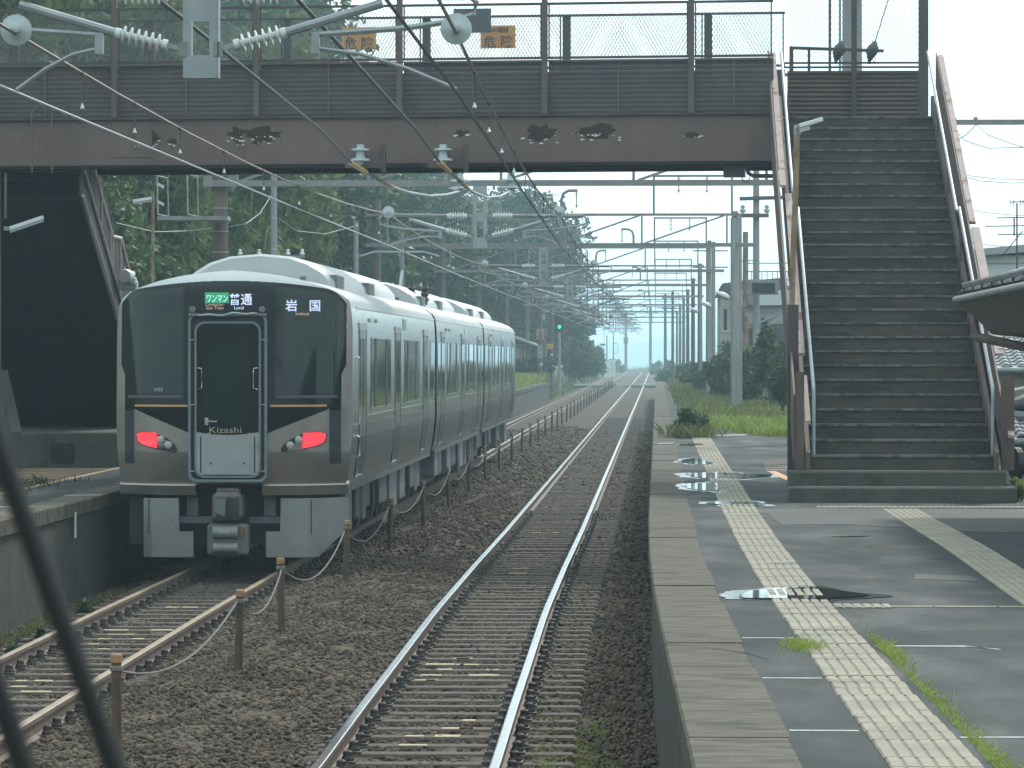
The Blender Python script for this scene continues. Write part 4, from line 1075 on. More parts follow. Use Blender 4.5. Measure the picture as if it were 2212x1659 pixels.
# ------------------------------------------------------------------ overhead line gantries
def insulator(a, b, name, parent, n=6, r0=.028, r1=.07, mat='porcelain'):
    """rod insulator with sheds from a to b"""
    a, b = Vector(a), Vector(b); L_ = (b - a).length; pr = [(r0 * 1.5, 0), (r0 * 1.5, L_ * .1), (r0, L_ * .12)]
    for i in range(n):
        c = L_ * (.18 + .66 * i / (n - 1)); pr += [(r0, c - L_ * .035), (r1, c - .006), (r1, c + .004), (r0, c + L_ * .03)]
    pr += [(r0, L_ * .88), (r0 * 1.5, L_ * .9), (r0 * 1.5, L_)]
    return MB().lathe(pr, a, b - a, 12).build(name, mat, parent, smooth=True)
def disc(c, name, parent, r=.118, mat='porcelain_grey', axis=(0.15, -1, .05)):
    return MB().lathe([(.02, -.05), (.05, -.04), (r * .8, -.012), (r, .0), (r, .012), (r * .55, .03), (.035, .045), (.03, .09), (.0, .1)], c, axis, 18).build(name, mat, parent, smooth=True)

DX, ZL, ZU = -3.4, 5.93, 6.84
GAN = [30, 77.5, 121, 158, 190, 226, 264, 304, 350, 402]
LBL = ['nearest', 'second', 'third', 'fourth', 'fifth', 'sixth', 'seventh', 'eighth', 'ninth', 'tenth']
MSG = {}; CON = {}
def gantry(i, Y):
    xl = -8.44; xr = {0: 3.4, 1: 2.9, 2: 2.36}.get(i, 2.05)
    lab = {0: 'steel drop bracket of the overhead line hanging nearest, before the footbridge', 1: 'overhead line gantry just beyond the footbridge, its left post dark brown'}.get(i, f'{LBL[i]} overhead line gantry counted from the camera, over both tracks')
    t = thing('catenary_gantry', lab, 'gantry', (DX, Y, 0), 'overhead line gantries across the tracks')
    near = i < 4
    wb = .075 if near else .09
    lc = MB().beam((xl - .3, Y, ZL), (xr + .6, Y, ZL), wb, .115).build('lower_chord', 'galv_old', t)
    uc = MB().beam((xl - .3, Y, ZU), (xr + .2, Y, ZU), wb, .075).build('upper_chord', 'galv_old', t)
    xs = np.arange(xl + .35, xr, 2.55)
    for k, x in enumerate(xs):
        MB().beam((x, Y, ZL + .06), (x, Y, ZU - .04), .055).build('web_post', 'galv_old', t)
        if k < len(xs) - 1: MB().beam((x + .08, Y + .04, ZL + .05), (xs[k + 1] - .08, Y + .04, ZU - .03), .05).build('web_diagonal', 'galv_old', t)
    if i:
        MB().tube([(xl, Y + .22, -.3), (xl, Y + .22, 7.3)], [.165, .135], 12).build('pole', 'pole_brown', t, smooth=True)
        MB().tube([(xr, Y + .22, .3), (xr, Y + .22, 7.25 if i == 1 else 6.95)], [.125, .105], 12).build('pole', 'pole_concrete' if i < 4 else 'pole_dark', t, smooth=True)
        if i == 1:
            for z in (5.45, 5.0, 4.12, 3.96, 3.55, 4.6): MB().lathe([(.166, 0), (.166, .02)], (xl, Y + .22, z), (0, 0, 1), 12).build('band', 'galv', t)
            MB().lathe([(.17, 0), (.17, .17)], (xl, Y + .22, 3.70), (0, 0, 1), 12).build('collar', 'galv_old', t)
            MB().tube([(xl + .175, Y + .1, 2.5), (xl + .175, Y + .1, 4.2)], .012, 6).build('pipe', 'galv', t)
            for dx in (-.24, .24): MB().box(xl + dx - .07, xl + dx + .07, Y + .1, Y + .3, ZL - .02, ZL + .16).build('clamp', 'galv_old', t)
    # drop post: U-shaped steel with long windows
    zb = 4.68
    if near:
        for dx in (-.095, .095): MB().box(DX + dx - .035 if dx < 0 else DX + dx - .028, DX + dx + .028 if dx < 0 else DX + dx + .035, Y - .05, Y + .05, zb, ZL - .06).build('drop_post', 'galv', t)
        zs_ = [zb, zb + .18, zb + .52, zb + .82, ZL - .06]
        cuts = [(zb, zb + .20), (zb + .50, zb + .68), (zb + .98, ZL - .06)] if i else [(zb, zb + .17), (zb + .42, ZL - .06)]
        for a, b in cuts: MB().box(DX - .067, DX + .067, Y - .048, Y - .03, a, b).build('drop_plate', 'galv', t)
        MB().box(DX + .13, DX + .137, Y - .06, Y + .06, zb, ZL - .06).build('drop_flange', 'galv', t)
    else:
        for dx in (-.15, .15): MB().beam((DX + dx, Y, zb), (DX + dx, Y, ZU + .7), .06).build('drop_post', 'galv_old', t)
        for k in range(9):
            for q_ in (-.14, .14): MB().beam((DX + q_, Y, zb + k * .31), (DX - q_, Y, zb + .31 + k * .31), .035).build('drop_lace', 'galv_old', t)
    # brackets both sides
    for s in (-1, 1):
        zz = random.Random(i * 3 + s).uniform(-.05, .05)
        dxx = (.38 if i == 0 else 0)
        tip = DX + s * (1.88 if s < 0 else 1.98); jn = DX + s * 1.36
        rt = .034 if near else .04
        ua = DX + s * .15; ub = DX + s * (.30)
        z5 = 5.30
        MB().tube([(DX + s * .62, Y, z5), (tip, Y, z5 + (.02 if s < 0 else -.01))], rt, 8).build('top_tube', 'galv_old', t, smooth=True)
        nm = 6 if near else 4
        insulator((DX + s * .25, Y, z5), (DX + s * .63, Y, z5), 'insulator', t, nm); MB().beam((DX + s * .13, Y, z5), (DX + s * .26, Y, z5), .035).build('insulator_fork', 'galv', t)
        insulator((DX + s * .25, Y - .02, 4.926), (DX + s * .64, Y - .02, 5.02), 'insulator', t, nm); MB().beam((DX + s * .12, Y - .02, 4.895), (DX + s * .26, Y - .02, 4.93), .035).build('insulator_fork', 'galv', t)
        MB().tube([(DX + s * .62, Y - .02, 5.015), (jn, Y - .02, 5.235)], rt, 8).build('strut_tube', 'galv', t, smooth=True)
        MB().box(DX + s * .13 - .03, DX + s * .13 + .03, Y - .06, Y, 4.84, 4.95).build('bracket', 'galv_old', t)
        mx_ = DX + s * (1.76 if s < 0 else 1.53) + dxx; mz = 5.37 if i else 5.04
        dsc = disc((mx_, Y - .05, mz), 'messenger_disc', t)
        # registration loop under the tube
        lp_ = [(tip, Y - .02, z5 + .01), (tip + s * .08, Y - .02, z5 - .06), (tip + s * .06, Y - .02, z5 - .15), (tip - s * .1, Y - .02, z5 - .20), (tip - s * .45, Y - .02, z5 - .25), (tip - s * 1.15, Y - .02, z5 - .30)]
        MB().tube(lp_, .024 if near else .03, 6).build('registration_tube', 'galv', t, smooth=True)
        cx_ = (TR if s > 0 else TL) + (.05 if i % 2 else -.05)
        cz_ = 4.72
        if i == 0: cx_, cz_ = mx_, 4.575
        if i == 1: cx_ = -1.85 if s > 0 else -5.12
        MB().box(tip - s * 1.12 - .03, tip - s * 1.12 + .03, Y - .05, Y + .01, 4.86, z5 - .28).build('steady_bracket', 'galv', t)
        a = Vector((tip - s * 1.10, Y - .03, 4.90)); e_ = Vector((cx_, Y - .03, cz_ + .02))
        MB().tube([a, a + (e_ - a) * .3 + Vector((0, 0, .05)), a + (e_ - a) * .65 + Vector((0, 0, .045)), e_], .017 if near else .022, 6).build('steady_arm', 'galv', t, smooth=True)
        MSG.setdefault(s, []).append((mx_, Y, mz - .03)); CON.setdefault(s, []).append((cx_, Y, cz_))
    # feeder frame and gooseneck on top
    if i >= 1:
        xa, xb = -.08, xr - .1
        fr = MB(); fr.beam((xa, Y, ZU + .03), (xa, Y, 8.0), .065); fr.beam((xb, Y, ZU + .03), (xb, Y, 8.0), .065); fr.beam((xa - .03, Y, 8.0), (xb + .03, Y, 8.0), .065)
        fr = fr.build('feeder_frame', 'galv_old', t)
        for k in (.32, .68):
            x = xa + (xb - xa) * k
            insulator((x, Y, 7.97), (x, Y, 7.5), 'hanging_insulator', fr, 3, .02, .075, 'porcelain_grey')
        gx = -2.85 if i % 2 == 0 else -.9; sgn = 1 if i % 2 == 0 else -1
        MB().tube([(gx, Y, ZU), (gx, Y, 7.3), (gx + .05 * sgn, Y, 7.47), (gx + .2 * sgn, Y, 7.56), (gx + .48 * sgn, Y, 7.57)], .045, 8).build('gooseneck', 'galv_old', t, smooth=True)
        insulator((gx + .45 * sgn, Y, 7.54), (gx + .45 * sgn, Y, 7.05), 'hanging_insulator', t, 2, .02, .06, 'porcelain_grey')
    return t
for i, Y in enumerate(GAN): gantry(i, Y)

# wires: each line is one thing, with its droppers as parts
def sag(a, b, d, n=10): 
    a, b = Vector(a), Vector(b)
    return [a + (b - a) * (k / n) - Vector((0, 0, 4 * d * (k / n) * (1 - k / n))) for k in range(n + 1)]
for s, lab in ((1, 'overhead contact line above the right track, with white dropper insulators'), (-1, 'overhead contact line above the left track, with white dropper insulators')):
    ms, cs = MSG[s], CON[s]
    t = thing('overhead_wire', lab, 'wire', cs[0])
    mp_ = [Vector(ms[0]) + Vector((0, -20, .3))] ; cp_ = [Vector(cs[0]) + Vector((0, -20, 0))]
    for k in range(len(ms) - 1):
        mp_ += sag(ms[k], ms[k + 1], .16 if k else .22, 8)[:-1]; cp_ += sag(cs[k], cs[k + 1], .01, 8)[:-1]
    mp_.append(Vector(ms[-1])); cp_.append(Vector(cs[-1]))
    for k in range(1, 8):   # the bend far away
        mp_.append(Vector((ms[-1][0] + float(track_shift(402 + k * 50)), 402 + k * 50, 5.3))); cp_.append(Vector((cs[-1][0] + float(track_shift(402 + k * 50)), 402 + k * 50, 4.72)))
    MB().tube(mp_, .0135, 5).build('messenger_wire', 'wire_copper', t)
    MB().tube(cp_, .0115, 5).build('contact_wire', 'wire_dark' if s > 0 else 'wire_pale', t)
    mys = [p.y for p in mp_]; cys = [p.y for p in cp_]
    def at_(pts, ys, y): return Vector((np.interp(y, ys, [p.x for p in pts]), y, np.interp(y, ys, [p.z for p in pts])))
    for k, y in enumerate([33.6, 37.2, 41.0, 45.5, 50.5, 56, 62, 68, 74, 84, 92, 100, 108, 116, 128, 140, 150, 166, 178, 200, 212]):
        a, b = at_(mp_, mys, y), at_(cp_, cys, y)
        mid = a + (b - a) * .66
        d = MB().tube([a, a + Vector((.012, 0, -.05)), mid], .006, 4).build('dropper', 'wire_dark', t)
        MB().lathe([(.008, -.016), (.018, -.010), (.019, .004), (.010, .010), (.009, .034)], mid + Vector((0, 0, -.03)), (0, 0, 1), 8).build('dropper_insulator', 'porcelain', d, smooth=True)
        MB().tube([mid + Vector((0, 0, -.05)), b], .006, 4).build('dropper_tail', 'wire_dark', d)
        MB().cbox(a, (.03, .06, .04)).build('clip', 'wire_dark', d)

# two feeder cables clamped to pin insulators under the bridge
for px, lab, s1, s2, tail in ((785, 'left feeder cable with tan sleeves, clamped below the footbridge', ((757, 351), (790, 372)), ((820, 390), (846, 403)), ((882, 415), (929, 423), (965, 420), (994, 413))),
                         (963, 'right feeder cable with tan sleeves, clamped below the footbridge', ((949, 350), (972, 372)), ((993, 391), (1009, 405)), ((1022, 415), (1052, 427), (1081, 424), (1103, 412)))):
    X = PX(px, 57)
    t = thing('feeder_cable', lab, 'cable', (X, 56.9, 5.3))
    a, b = P(*s1[0], 56.0), P(*s1[1], 56.6); c_, d_ = P(*s2[0], 58.6), P(*s2[1], 59.6)
    MB().tube([(X - .05, 10, 5.78), (X - .02, 35, 5.58), (a.x * .4 + X * .6 - .01, 50, 5.44), a], .019, 7).build('cable', 'wire_dark', t)
    MB().tube([a, b], .036, 10).build('sleeve', 'sleeve', t, smooth=True)
    MB().tube([b, c_], .022, 7).build('link_rod', 'wire_copper', t)
    MB().tube([c_, d_], .032, 10).build('sleeve', 'sleeve', t, smooth=True)
    tl = [P(u, v, 59.6 + 12.4 * (k + 1) / 4) for k, (u, v) in enumerate(tail)]; e_ = tl[-1]
    MB().tube([d_] + tl, .022, 7).build('cable_tail', 'wire_pale', t, smooth=True)
    plate = MB().box(X - .25, X + .33, 56.80, 56.83, 5.26, 5.56).build('mount_plate', 'bridge_brown', t)
    MB().box(X + .27, X + .33, 56.6, 56.80, 5.2, 5.58).build('mount_angle', 'bridge_dark', plate)
    MB().lathe([(.05, .25), (.055, .2), (.125, .188), (.13, .165), (.06, .155), (.062, .09), (.075, .06), (.135, .048), (.14, .02), (.06, .01), (.045, -.03)], (X - .02, 56.6, 5.33), (0, 0, 1), 18).build('pin_insulator', 'porcelain_grey', t, smooth=True)
    hg = MB().lathe([(.05, .34), (.06, .2), (.17, .188), (.18, .16), (.07, .15), (.07, .07), (.18, .055), (.185, .025), (.05, .01), (.04, -.02)], e_ + Vector((0, 0, .02)), (0, 0, 1), 16).build('hung_insulator', 'porcelain_grey', t, smooth=True)
    MB().box(e_.x - .2, e_.x + .2, 71.95, 72.05, e_.z + .33, e_.z + .45).build('hanger_bar', 'galv_old', hg)
    for dx in (-.18, .18): MB().box(e_.x + dx - .03, e_.x + dx + .03, 71.96, 72.04, e_.z + .45, e_.z + .95).build('hanger', 'galv_old', hg)
# loose wires between the far left poles
for k, (pts) in enumerate(([(P(246, 480, 78)), P(330, 500, 79), P(400, 498, 80), P(472, 490, 80)], [P(486, 490, 80), P(530, 482, 80), P(560, 460, 81), P(585, 420, 84)], [P(600, 470, 84), P(640, 498, 88), P(700, 505, 95), P(765, 488, 107)])):
    tag(MB().tube(pts, .007, 4).build('slack_wire', 'wire_pale'), ('slack thin wire by the caged ladder platform', 'slack thin wire rising to the first pale pole', 'slack thin wire between the pale poles above the train')[k], 'wire')

# ------------------------------------------------------------------ poles with cross arms on the left
for k, (px, Y, zt, lab) in enumerate(((590, 84, 6.42, 'pale concrete pole rising just behind the train roof'), (768, 107, 6.2, 'pale concrete pole above the second train car'), (868, 127, 6.5, 'farthest pale concrete pole above the train'))):
    X = PX(px, Y)
    t = thing('utility_pole', lab, 'pole', (X, Y, PZT))
    MB().tube([(X, Y, PZT), (X, Y, zt)], [.082, .065], 10).build('shaft', 'pole_concrete', t, smooth=True)
    for z in (zt - .95, zt - 1.6): MB().lathe([(.073, 0), (.073, .03)], (X, Y, z), (0, 0, 1), 10).build('band', 'galv', t)
    arm = MB().beam((X - .75, Y - .08, zt - 1.75), (X + .65, Y - .08, zt - 1.75), .06).build('cross_arm', 'steel_dark' if k else 'galv_old', t)
    for dx in (-.7, -.3, .3, .6): MB().lathe([(.02, 0), (.05, .02), (.05, .05), (.03, .07), (.04, .11), (.02, .13)], (X + dx, Y - .08, zt - 1.72), (0, 0, 1), 8).build('pin_insulator', 'porcelain', arm)
# caged ladder platform by the brown gantry pole
t = thing('ladder_cage', 'pale tube cage platform beside the brown gantry pole', 'ladder', P(378, 468, 77))
Y = 77.0
a = [P(338, 462, Y), P(336, 378, Y), P(345, 367, Y), P(394, 367, Y), P(402, 375, Y), P(403, 462, Y)]
MB().tube(a, .014, 6).build('cage_hoop', 'galv', t)
b = [p + Vector((.13, .6, -.02)) for p in a]
MB().tube(b, .012, 6).build('cage_hoop', 'galv', t)
for p, q_ in zip(a[:2] + a[4:], b[:2] + b[4:]): MB().tube([p, q_], .01, 5).build('cage_tie', 'galv', t)
MB().beam(P(336, 396, Y), P(350, 403, Y + .6), .02, .06).build('cage_plate', 'galv', t)
MB().beam(P(336, 434, Y), P(350, 441, Y + .6), .02, .06).build('cage_plate', 'galv', t)
MB().box(PX(338, Y), PX(490, Y), Y - .1, Y + .5, PZ(475, Y), PZ(466, Y)).build('plank', 'galv_old', t)

# lamp on a rusty post, left platform
def tube_lamp(name, lab, px, py0, py1, Y, lx0, ly0, lx1, ly1, polemat, tk=.028):
    X = PX(px, Y); t = thing(name, lab, 'lamp', (X, Y, PZ(py1, Y)))
    MB().tube([(X, Y, PZ(py1, Y)), (X, Y, PZ(py0, Y))], tk, 8).build('post', polemat, t, smooth=True)
    a, b = P(lx0, ly0, Y - .1), P(lx1, ly1, Y - .1)
    h_ = MB().beam(a, b, .11, .05).build('lamp_head', 'lamp_white', t)
    MB().beam(a + Vector((0, 0, -.045)) * 1, b + Vector((0, 0, -.045)), .06, .038).build('fluorescent_tube', 'lamp_grey', h_)
    MB().beam(Vector((X, Y - .05, b.z)), Vector((b.x, Y - .1, b.z)), .06).build('bracket', 'galv_old', t)
    return t
tube_lamp('platform_lamp', 'fluorescent lamp on a rusty post left of the caged ladder', 327, 412, 700, 73, 284, 433, 324, 427, 'rust_pole')
tube_lamp('platform_lamp', 'fluorescent lamp tilted on the bridge column at the left edge', 6, 372, 470, 57.9, 88, 468, 16, 492, 'bridge_post', .02)
# lamp pole at the right stairs
X = PX(1715, 50.2); t = thing('platform_lamp', 'fluorescent lamp on a rusty post against the right stairs', 'lamp', (X, 48.6, PZ(722, 48.6)))
MB().tube([(PX(1709, 48.6), 48.6, PZ(722, 48.6)), (PX(1712, 48.6), 48.6, PZ(560, 48.6)), (PX(1717, 48.6), 48.6, PZ(440, 48.6)), (PX(1721, 48.6), 48.6, PZ(272, 48.6))], .037, 10).build('post', 'rust_pole', t, smooth=True)
MB().lathe([(.045, 0), (.045, .11)], (PX(1721, 48.6), 48.6, PZ(292, 48.6)), (0, 0, 1), 10).build('clamp', 'galv', t)
a, b = P(1725, 274, 48.5), P(1776, 259, 48.5)
h_ = MB().beam(a, b, .12, .055).build('lamp_head', 'lamp_white', t, bevel=.01)
MB().beam(a + Vector((.0, 0, -.05)), a * .55 + b * .45 + Vector((0, 0, -.055)), .08, .05).build('lamp_gear', 'lamp_grey', h_)
MB().beam(P(1718, 276, 48.6), P(1727, 274, 48.5), .05).build('bracket', 'galv', t)

# ------------------------------------------------------------------ lamps and poles along the right platform
def shade_lamp(px, Y, lx, ly, lab, top, grey=True):
    X = PX(px, Y); t = thing('platform_light', lab, 'lamp', (X, Y, .6), 'shaded lamps along the right platform')
    MB().tube([(X, Y, .3), (X, Y, top)], .075, 10).build('pole', 'pole_concrete', t, smooth=True)
    c = P(lx, ly, Y)
    w_ = .40
    m = MB(); path = [c + Vector((-w_ / 2 + w_ * u, 0, .10 - .19 * u)) for u in (0, .12, .35, .65, .9, 1)]
    m.tube(path, [.015, .05, .085, .10, .085, .05], 10)
    m.build('lamp_shade', 'lamp_white', t, smooth=True)
    MB().beam(c + Vector((-.17, -.09, .03)), c + Vector((.2, -.09, -.13)), .02).build('lamp_rim', 'steel_dark', t)
    MB().beam(c + Vector((.18, 0, -.06)), (X, Y, c.z - .06), .03).build('bracket', 'galv', t)
shade_lamp(1583, 117, 1560, 638, 'nearest shaded lamp on the pale pole right of the tracks', 6.6)
shade_lamp(1541, 152, 1525, 658, 'middle one of three shaded lamps on the right platform', 6.9)
shade_lamp(1512, 185, 1499, 670, 'farthest of three shaded lamps on the right platform', 6.7)
Y = 130.5
t = thing('monitor_box', 'dark screen box hung on the pale pole beside the right stairs', 'monitor', P(1648, 636, Y))
MB().box(PX(1617, Y), PX(1680, Y), Y - .3, Y - .02, PZ(637, Y), PZ(606, Y)).build('case', 'galv_old', t, bevel=.01)
MB().box(PX(1624, Y), PX(1673, Y), Y - .315, Y - .295, PZ(634, Y), PZ(612, Y)).build('screen', 'window_dark', t)
t = thing('cross_arm', 'dark cross arm with insulators on the pole beside the right stairs', 'cross arm', P(1640, 428, 130.8))
MB().beam(P(1597, 430, 130.8), P(1700, 427, 130.8), .12).build('arm', 'steel_dark', t)
MB().beam(P(1600, 466, 130.8), P(1660, 466, 130.8), .13).build('arm', 'steel_dark', t)
for px, py in ((1680, 425), (1604, 461), (1656, 461)): MB().lathe([(.03, 0), (.1, .05), (.1, .12), (.05, .15), (.08, .22), (.03, .27)], P(px, py, 130.8), (0, 0, 1), 8).build('pin_insulator', 'porcelain_grey', t)
# extra poles right of the line
for k, (px, Y, zt, mt, lab) in enumerate(((1633, 131, 9.6, 'pole_concrete', 'tall pale pole left of the stairs, behind the dark screen box'), (1595, 123, 6.9, 'pole_concrete', 'pale pole standing close behind the nearest shaded lamp'), (1610, 140, 6.9, 'rust_pole', 'slim rusty antenna pole behind the pale poles'), (1532, 196, 8.2, 'pole_dark', 'dark thick pole right of the far gantries'), (1453, 300, 7.4, 'pole_dark', 'slim dark pole near the right end of the far gantries'), (1437, 380, 8.4, 'pole_dark', 'dark thick pole before the sea, right of the track'), (1405, 640, 10.3, 'pole_dark', 'right one of two tall poles before the sea'), (1352, 690, 10.4, 'pole_dark', 'left one of two tall poles before the sea'), (1325, 640, 6.2, 'pole_dark', 'short pole with a round bracket left of the sea'), (1311, 600, 5.6, 'pole_brown', 'bare short post by the white cabinets'), (1305, 700, 8.1, 'pole_dark', 'thin antenna pole above the white cabinets'))):
    X = PX(px, Y); t = thing('utility_pole', lab, 'pole', (X, Y, 0))
    r_ = .06 if 'rusty' in lab or 'thin' in lab else (.125 if Y < 250 else (.16 if Y < 500 else .27))
    if 'short' in lab or 'slim' in lab: r_ = .12
    MB().tube([(X, Y, -.2), (X, Y, zt)], [r_, r_ * .82], 10).build('shaft', mt, t, smooth=True)
    if k in (3, 4, 5):
        for z in (zt - .5, zt - 1.3): MB().beam((X - .8, Y, z), (X + .9, Y, z), .06).build('cross_arm', 'steel_dark', t)
    if k == 2:
        for z in (5.9, 5.2, 4.7): MB().beam((X - .45, Y, z), (X + .45, Y, z), .035).build('cross_arm', 'galv_old', t)
        MB().cbox((X + .25, Y, 4.55), (.4, .3, .45)).build('transformer', 'galv_old', t, bevel=.05)
    if k in (6, 7): MB().cbox((X, Y, 5.2), (.8, .5, 1.1)).build('box', 'steel_dark', t) if k == 7 else MB().beam((X - .9, Y, 9.4), (X + 1.2, Y, 9.4), .1).build('cross_arm', 'steel_dark', t)
    if k == 8:
        MB().tube([(X + .1, Y, 4.6), (X + .7, Y, 4.5), (X + .75, Y, 3.0), (X + .1, Y, 2.9)], .06, 6).build('hoop', 'steel_dark', t)
        MB().tube([(X - .1, Y, 6.1), (X - .4, Y, 6.4), (X - .7, Y, 6.4)], .05, 6).build('gooseneck', 'steel_dark', t)

# thick pole behind the landing, cross arm and wires at the right
X = PX(1839, 66)
t = thing('utility_pole', 'thick pale concrete pole rising behind the stair landing', 'pole', (X, 66, PZT))
MB().tube([(X, 66, PZT), (X, 66, 10.5)], [.185, .155], 14).build('shaft', 'pole_concrete', t, smooth=True)
MB().tube([(X - .2, 66, PZT), (X - .2, 66, 10.5)], .022, 6).build('pipe', 'galv', t)
tag(MB().tube([P(1886, 100, 66), P(1900, 55, 66), P(1917, 0, 66), P(1935, -60, 66)], .009, 5).build('guy_wire', 'wire_dark'), 'thin wire running up to the right behind the stair landing', 'wire')
t = thing('cross_arm', 'pale cross arm with slack wires right of the stairs', 'cross arm', P(2130, 266, 70))
MB().beam(P(2048, 266, 70), P(2209, 266, 70), .09).build('arm', 'galv_old', t)
MB().cbox(P(2104, 261, 70), (.07, .07, .1)).build('clamp', 'galv', t)
for pts in ([P(2050, 270, 70), P(2080, 305, 71), P(2130, 322, 72), P(2212, 320, 74), P(2320, 300, 76)], [P(2106, 272, 70), P(2130, 293, 71), P(2180, 312, 72), P(2260, 335, 74)], [P(2058, 308, 70), P(2085, 293, 70), P(2104, 272, 70)]):
    MB().tube(pts, .008, 4).build('wire', 'wire_dark', t)
for k, pts in enumerate(([P(2062, 371, 80), P(2090, 381, 82), P(2150, 388, 84), P(2300, 392, 90)], [P(2066, 378, 80), P(2110, 392, 82), P(2180, 397, 84), P(2300, 393, 90)], [P(2070, 446, 90), P(2120, 460, 92), P(2200, 467, 95), P(2330, 465, 99)], [P(2085, 605 - 82, 90), P(2130, 530, 92), P(2230, 540, 95)])):
    tag(MB().tube(pts, .008, 4).build('service_wire', 'wire_dark'), ('upper service wire right of the stairs', 'second service wire right of the stairs', 'third service wire right of the stairs, level with the aerial', 'lowest service wire right of the stairs, above the white wall')[k], 'wire')

# ------------------------------------------------------------------ signals and posts at the left platform end
t = thing('railway_signal', 'black railway signal showing green at the far left platform end', 'signal', P(1208, 830, 290))
X, Y = PX(1208, 290), 290
MB().tube([(X, Y, -.2), (X, Y, PZ(713, Y))], .12, 10).build('post', 'pole_concrete', t, smooth=True)
hd = MB().prism([(X + a, b) for a, b in rrect(-.34, .34, PZ(718, Y), PZ(680, Y), .15)], Y - .25, Y - .15).build('signal_head', 'signal_black', t)
for j in range(4):
    z = PZ(706, Y) + j * .26
    MB().lathe([(.10, 0), (.11, .12), (.105, .12), (.09, .0)], (X + .02, Y - .25, z), (0, -1, 0), 12).build('hood', 'signal_black', hd)
MB().lathe([(.095, 0), (.085, .03), (.0, .04)], (X + .02, Y - .37, PZ(706, Y)), (0, -1, 0), 12).build('green_lens', 'signal_green', hd)
t = thing('speed_board_post', 'pole with a faded 8 number board by the left platform end', 'sign', P(1167, 815, 250))
X, Y = PX(1167, 250), 250
MB().tube([(X, Y, PZT), (X, Y, 9.5)], .16, 10).build('pole', 'pole_brown', t, smooth=True)
bo = MB().box(X - .22, X + .26, Y - .24, Y - .2, PZ(733, Y), PZ(711, Y)).build('board', 'speed_board', t)
text('lettering', '8', 'sign_ink', (X - .12, Y - .246, PZ(731, Y)), .62, bo, bold=.01, sx=.85)
MB().box(X - .16, X + .16, Y - .3, Y - .18, PZ(774, Y), PZ(745, Y)).build('cabinet', 'galv', t)
MB().box(X - .02, X + .16, Y - .24, Y - .2, PZ(790, Y), PZ(784, Y)).build('plate', 'lamp_white', t)
t = thing('signal_post', 'rusty post with a yellow box beside the green signal', 'post', P(1192, 832, 270))
X, Y = PX(1192, 270), 270
MB().tube([(X, Y, -.2), (X, Y, 9)], .13, 10).build('pole', 'pole_brown', t, smooth=True)
MB().tube([(X - .4, Y - .4, .6), (X - .4, Y - .4, 4.2)], .05, 8).build('pipe', 'rust_pole', t)
MB().cbox((X - .1, Y - .3, PZ(748, Y)), (.42, .2, .36)).build('yellow_box', 'yellow_box', t)
MB().cbox((X, Y - .2, PZ(766, Y)), (.16, .1, .14)).build('plate', 'lamp_white', t)
MB().cbox((X - .45, Y - .2, PZ(805, Y)), (.5, .4, .55)).build('machine_box', 'rust', t)
MB().tube([(X - .6, Y - .2, PZ(678, Y)), (X - .6, Y - .2, PZ(690, Y))], .16, 10).build('horn', 'galv', t)
t = thing('direction_board', 'blue board on a pole among the far gantries', 'sign', P(1279, 760, 440))
X, Y = PX(1279, 440), 440
MB().box(X - .55, X + .45, Y, Y + .08, PZ(724, Y), PZ(695, Y)).build('panel', 'blue_sign', t)
MB().tube([(X - .55, Y + .2, -.2), (X - .55, Y + .2, 7.5)], .16, 8).build('pole', 'pole_dark', t)
for k, (a, b) in enumerate(((1300, 1311), (1318, 1326))):
    Y = 520; t = thing('equipment_cabinet', ('left white trackside cabinet before the sea', 'right white trackside cabinet before the sea')[k], 'cabinet', (PX(a, Y), Y, -.2))
    MB().box(PX(a - 3, Y), PX(b + 3, Y), Y, Y + .8, -.2, 1.9 + .2 * k).build('case', 'wall_white', t)
    MB().box(PX(a - 3, Y) - .05, PX(b + 3, Y) + .05, Y - .05, Y + .85, 1.901 + .2 * k, 1.98 + .2 * k).build('lid', 'wall_grey', t)
    MB().box(PX((a + b) / 2, Y) - .02, PX((a + b) / 2, Y) + .02, Y - .012, Y - .001, 0, 1.7).build('door_gap', 'steel_dark', t)
# trackside crossing boards
for k, (x0, x1) in enumerate(((-3.4, -.1), (-8.6, -4.5))):
    t = thing('crossing_deck', ('white edged board crossing over the right track', 'white edged board crossing over the left track')[k], 'crossing', ((x0 + x1) / 2, 356, 0))
    MB().prism([(x0 - .9, -.2), (x1 + .3, -.2), (x1, .03), (x0, .03), (x0 - .5, .06)], 354.6, 357.5).build('deck', 'rust', t)
    MB().box(x0 - .1, x1 + .2, 353.4, 354.59, -.05, .12).build('white_edge', 'wall_white', t)

# ------------------------------------------------------------------ rope fence between the tracks
PY = [26.0, 33.5, 38.4, 47.0, 54.5, 62.6, 70.2, 77.8, 85.4, 93.0, 100.7] + [108.4 + 7.7 * k for k in range(30)]
PXs = [-3.50, -3.49, -3.58, -3.64] + [-3.62] * 100
proto = None
ONE = ['first', 'second', 'third', 'fourth', 'fifth', 'sixth', 'seventh', 'eighth', 'ninth', 'tenth', 'eleventh', 'twelfth', 'thirteenth', 'fourteenth', 'fifteenth', 'sixteenth', 'seventeenth', 'eighteenth', 'nineteenth', 'twentieth']
ONE += ['twenty-' + w_ for w_ in ONE[:9]] + ['thirtieth'] + ['thirty-' + w_ for w_ in ONE[:9]]
names = {0: 'rusty rope post nearest the camera, cut by the picture edge', 1: 'rusty rope post with a white knot, second from the camera', 2: 'rusty rope post in front of the train coupler, third from the camera', 3: 'rusty rope post by the right skirt of the train, fourth from the camera', 4: 'rusty rope post beside the first train car, fifth from the camera', 5: 'rusty rope post beside the first train car, sixth from the camera'}
tops = []
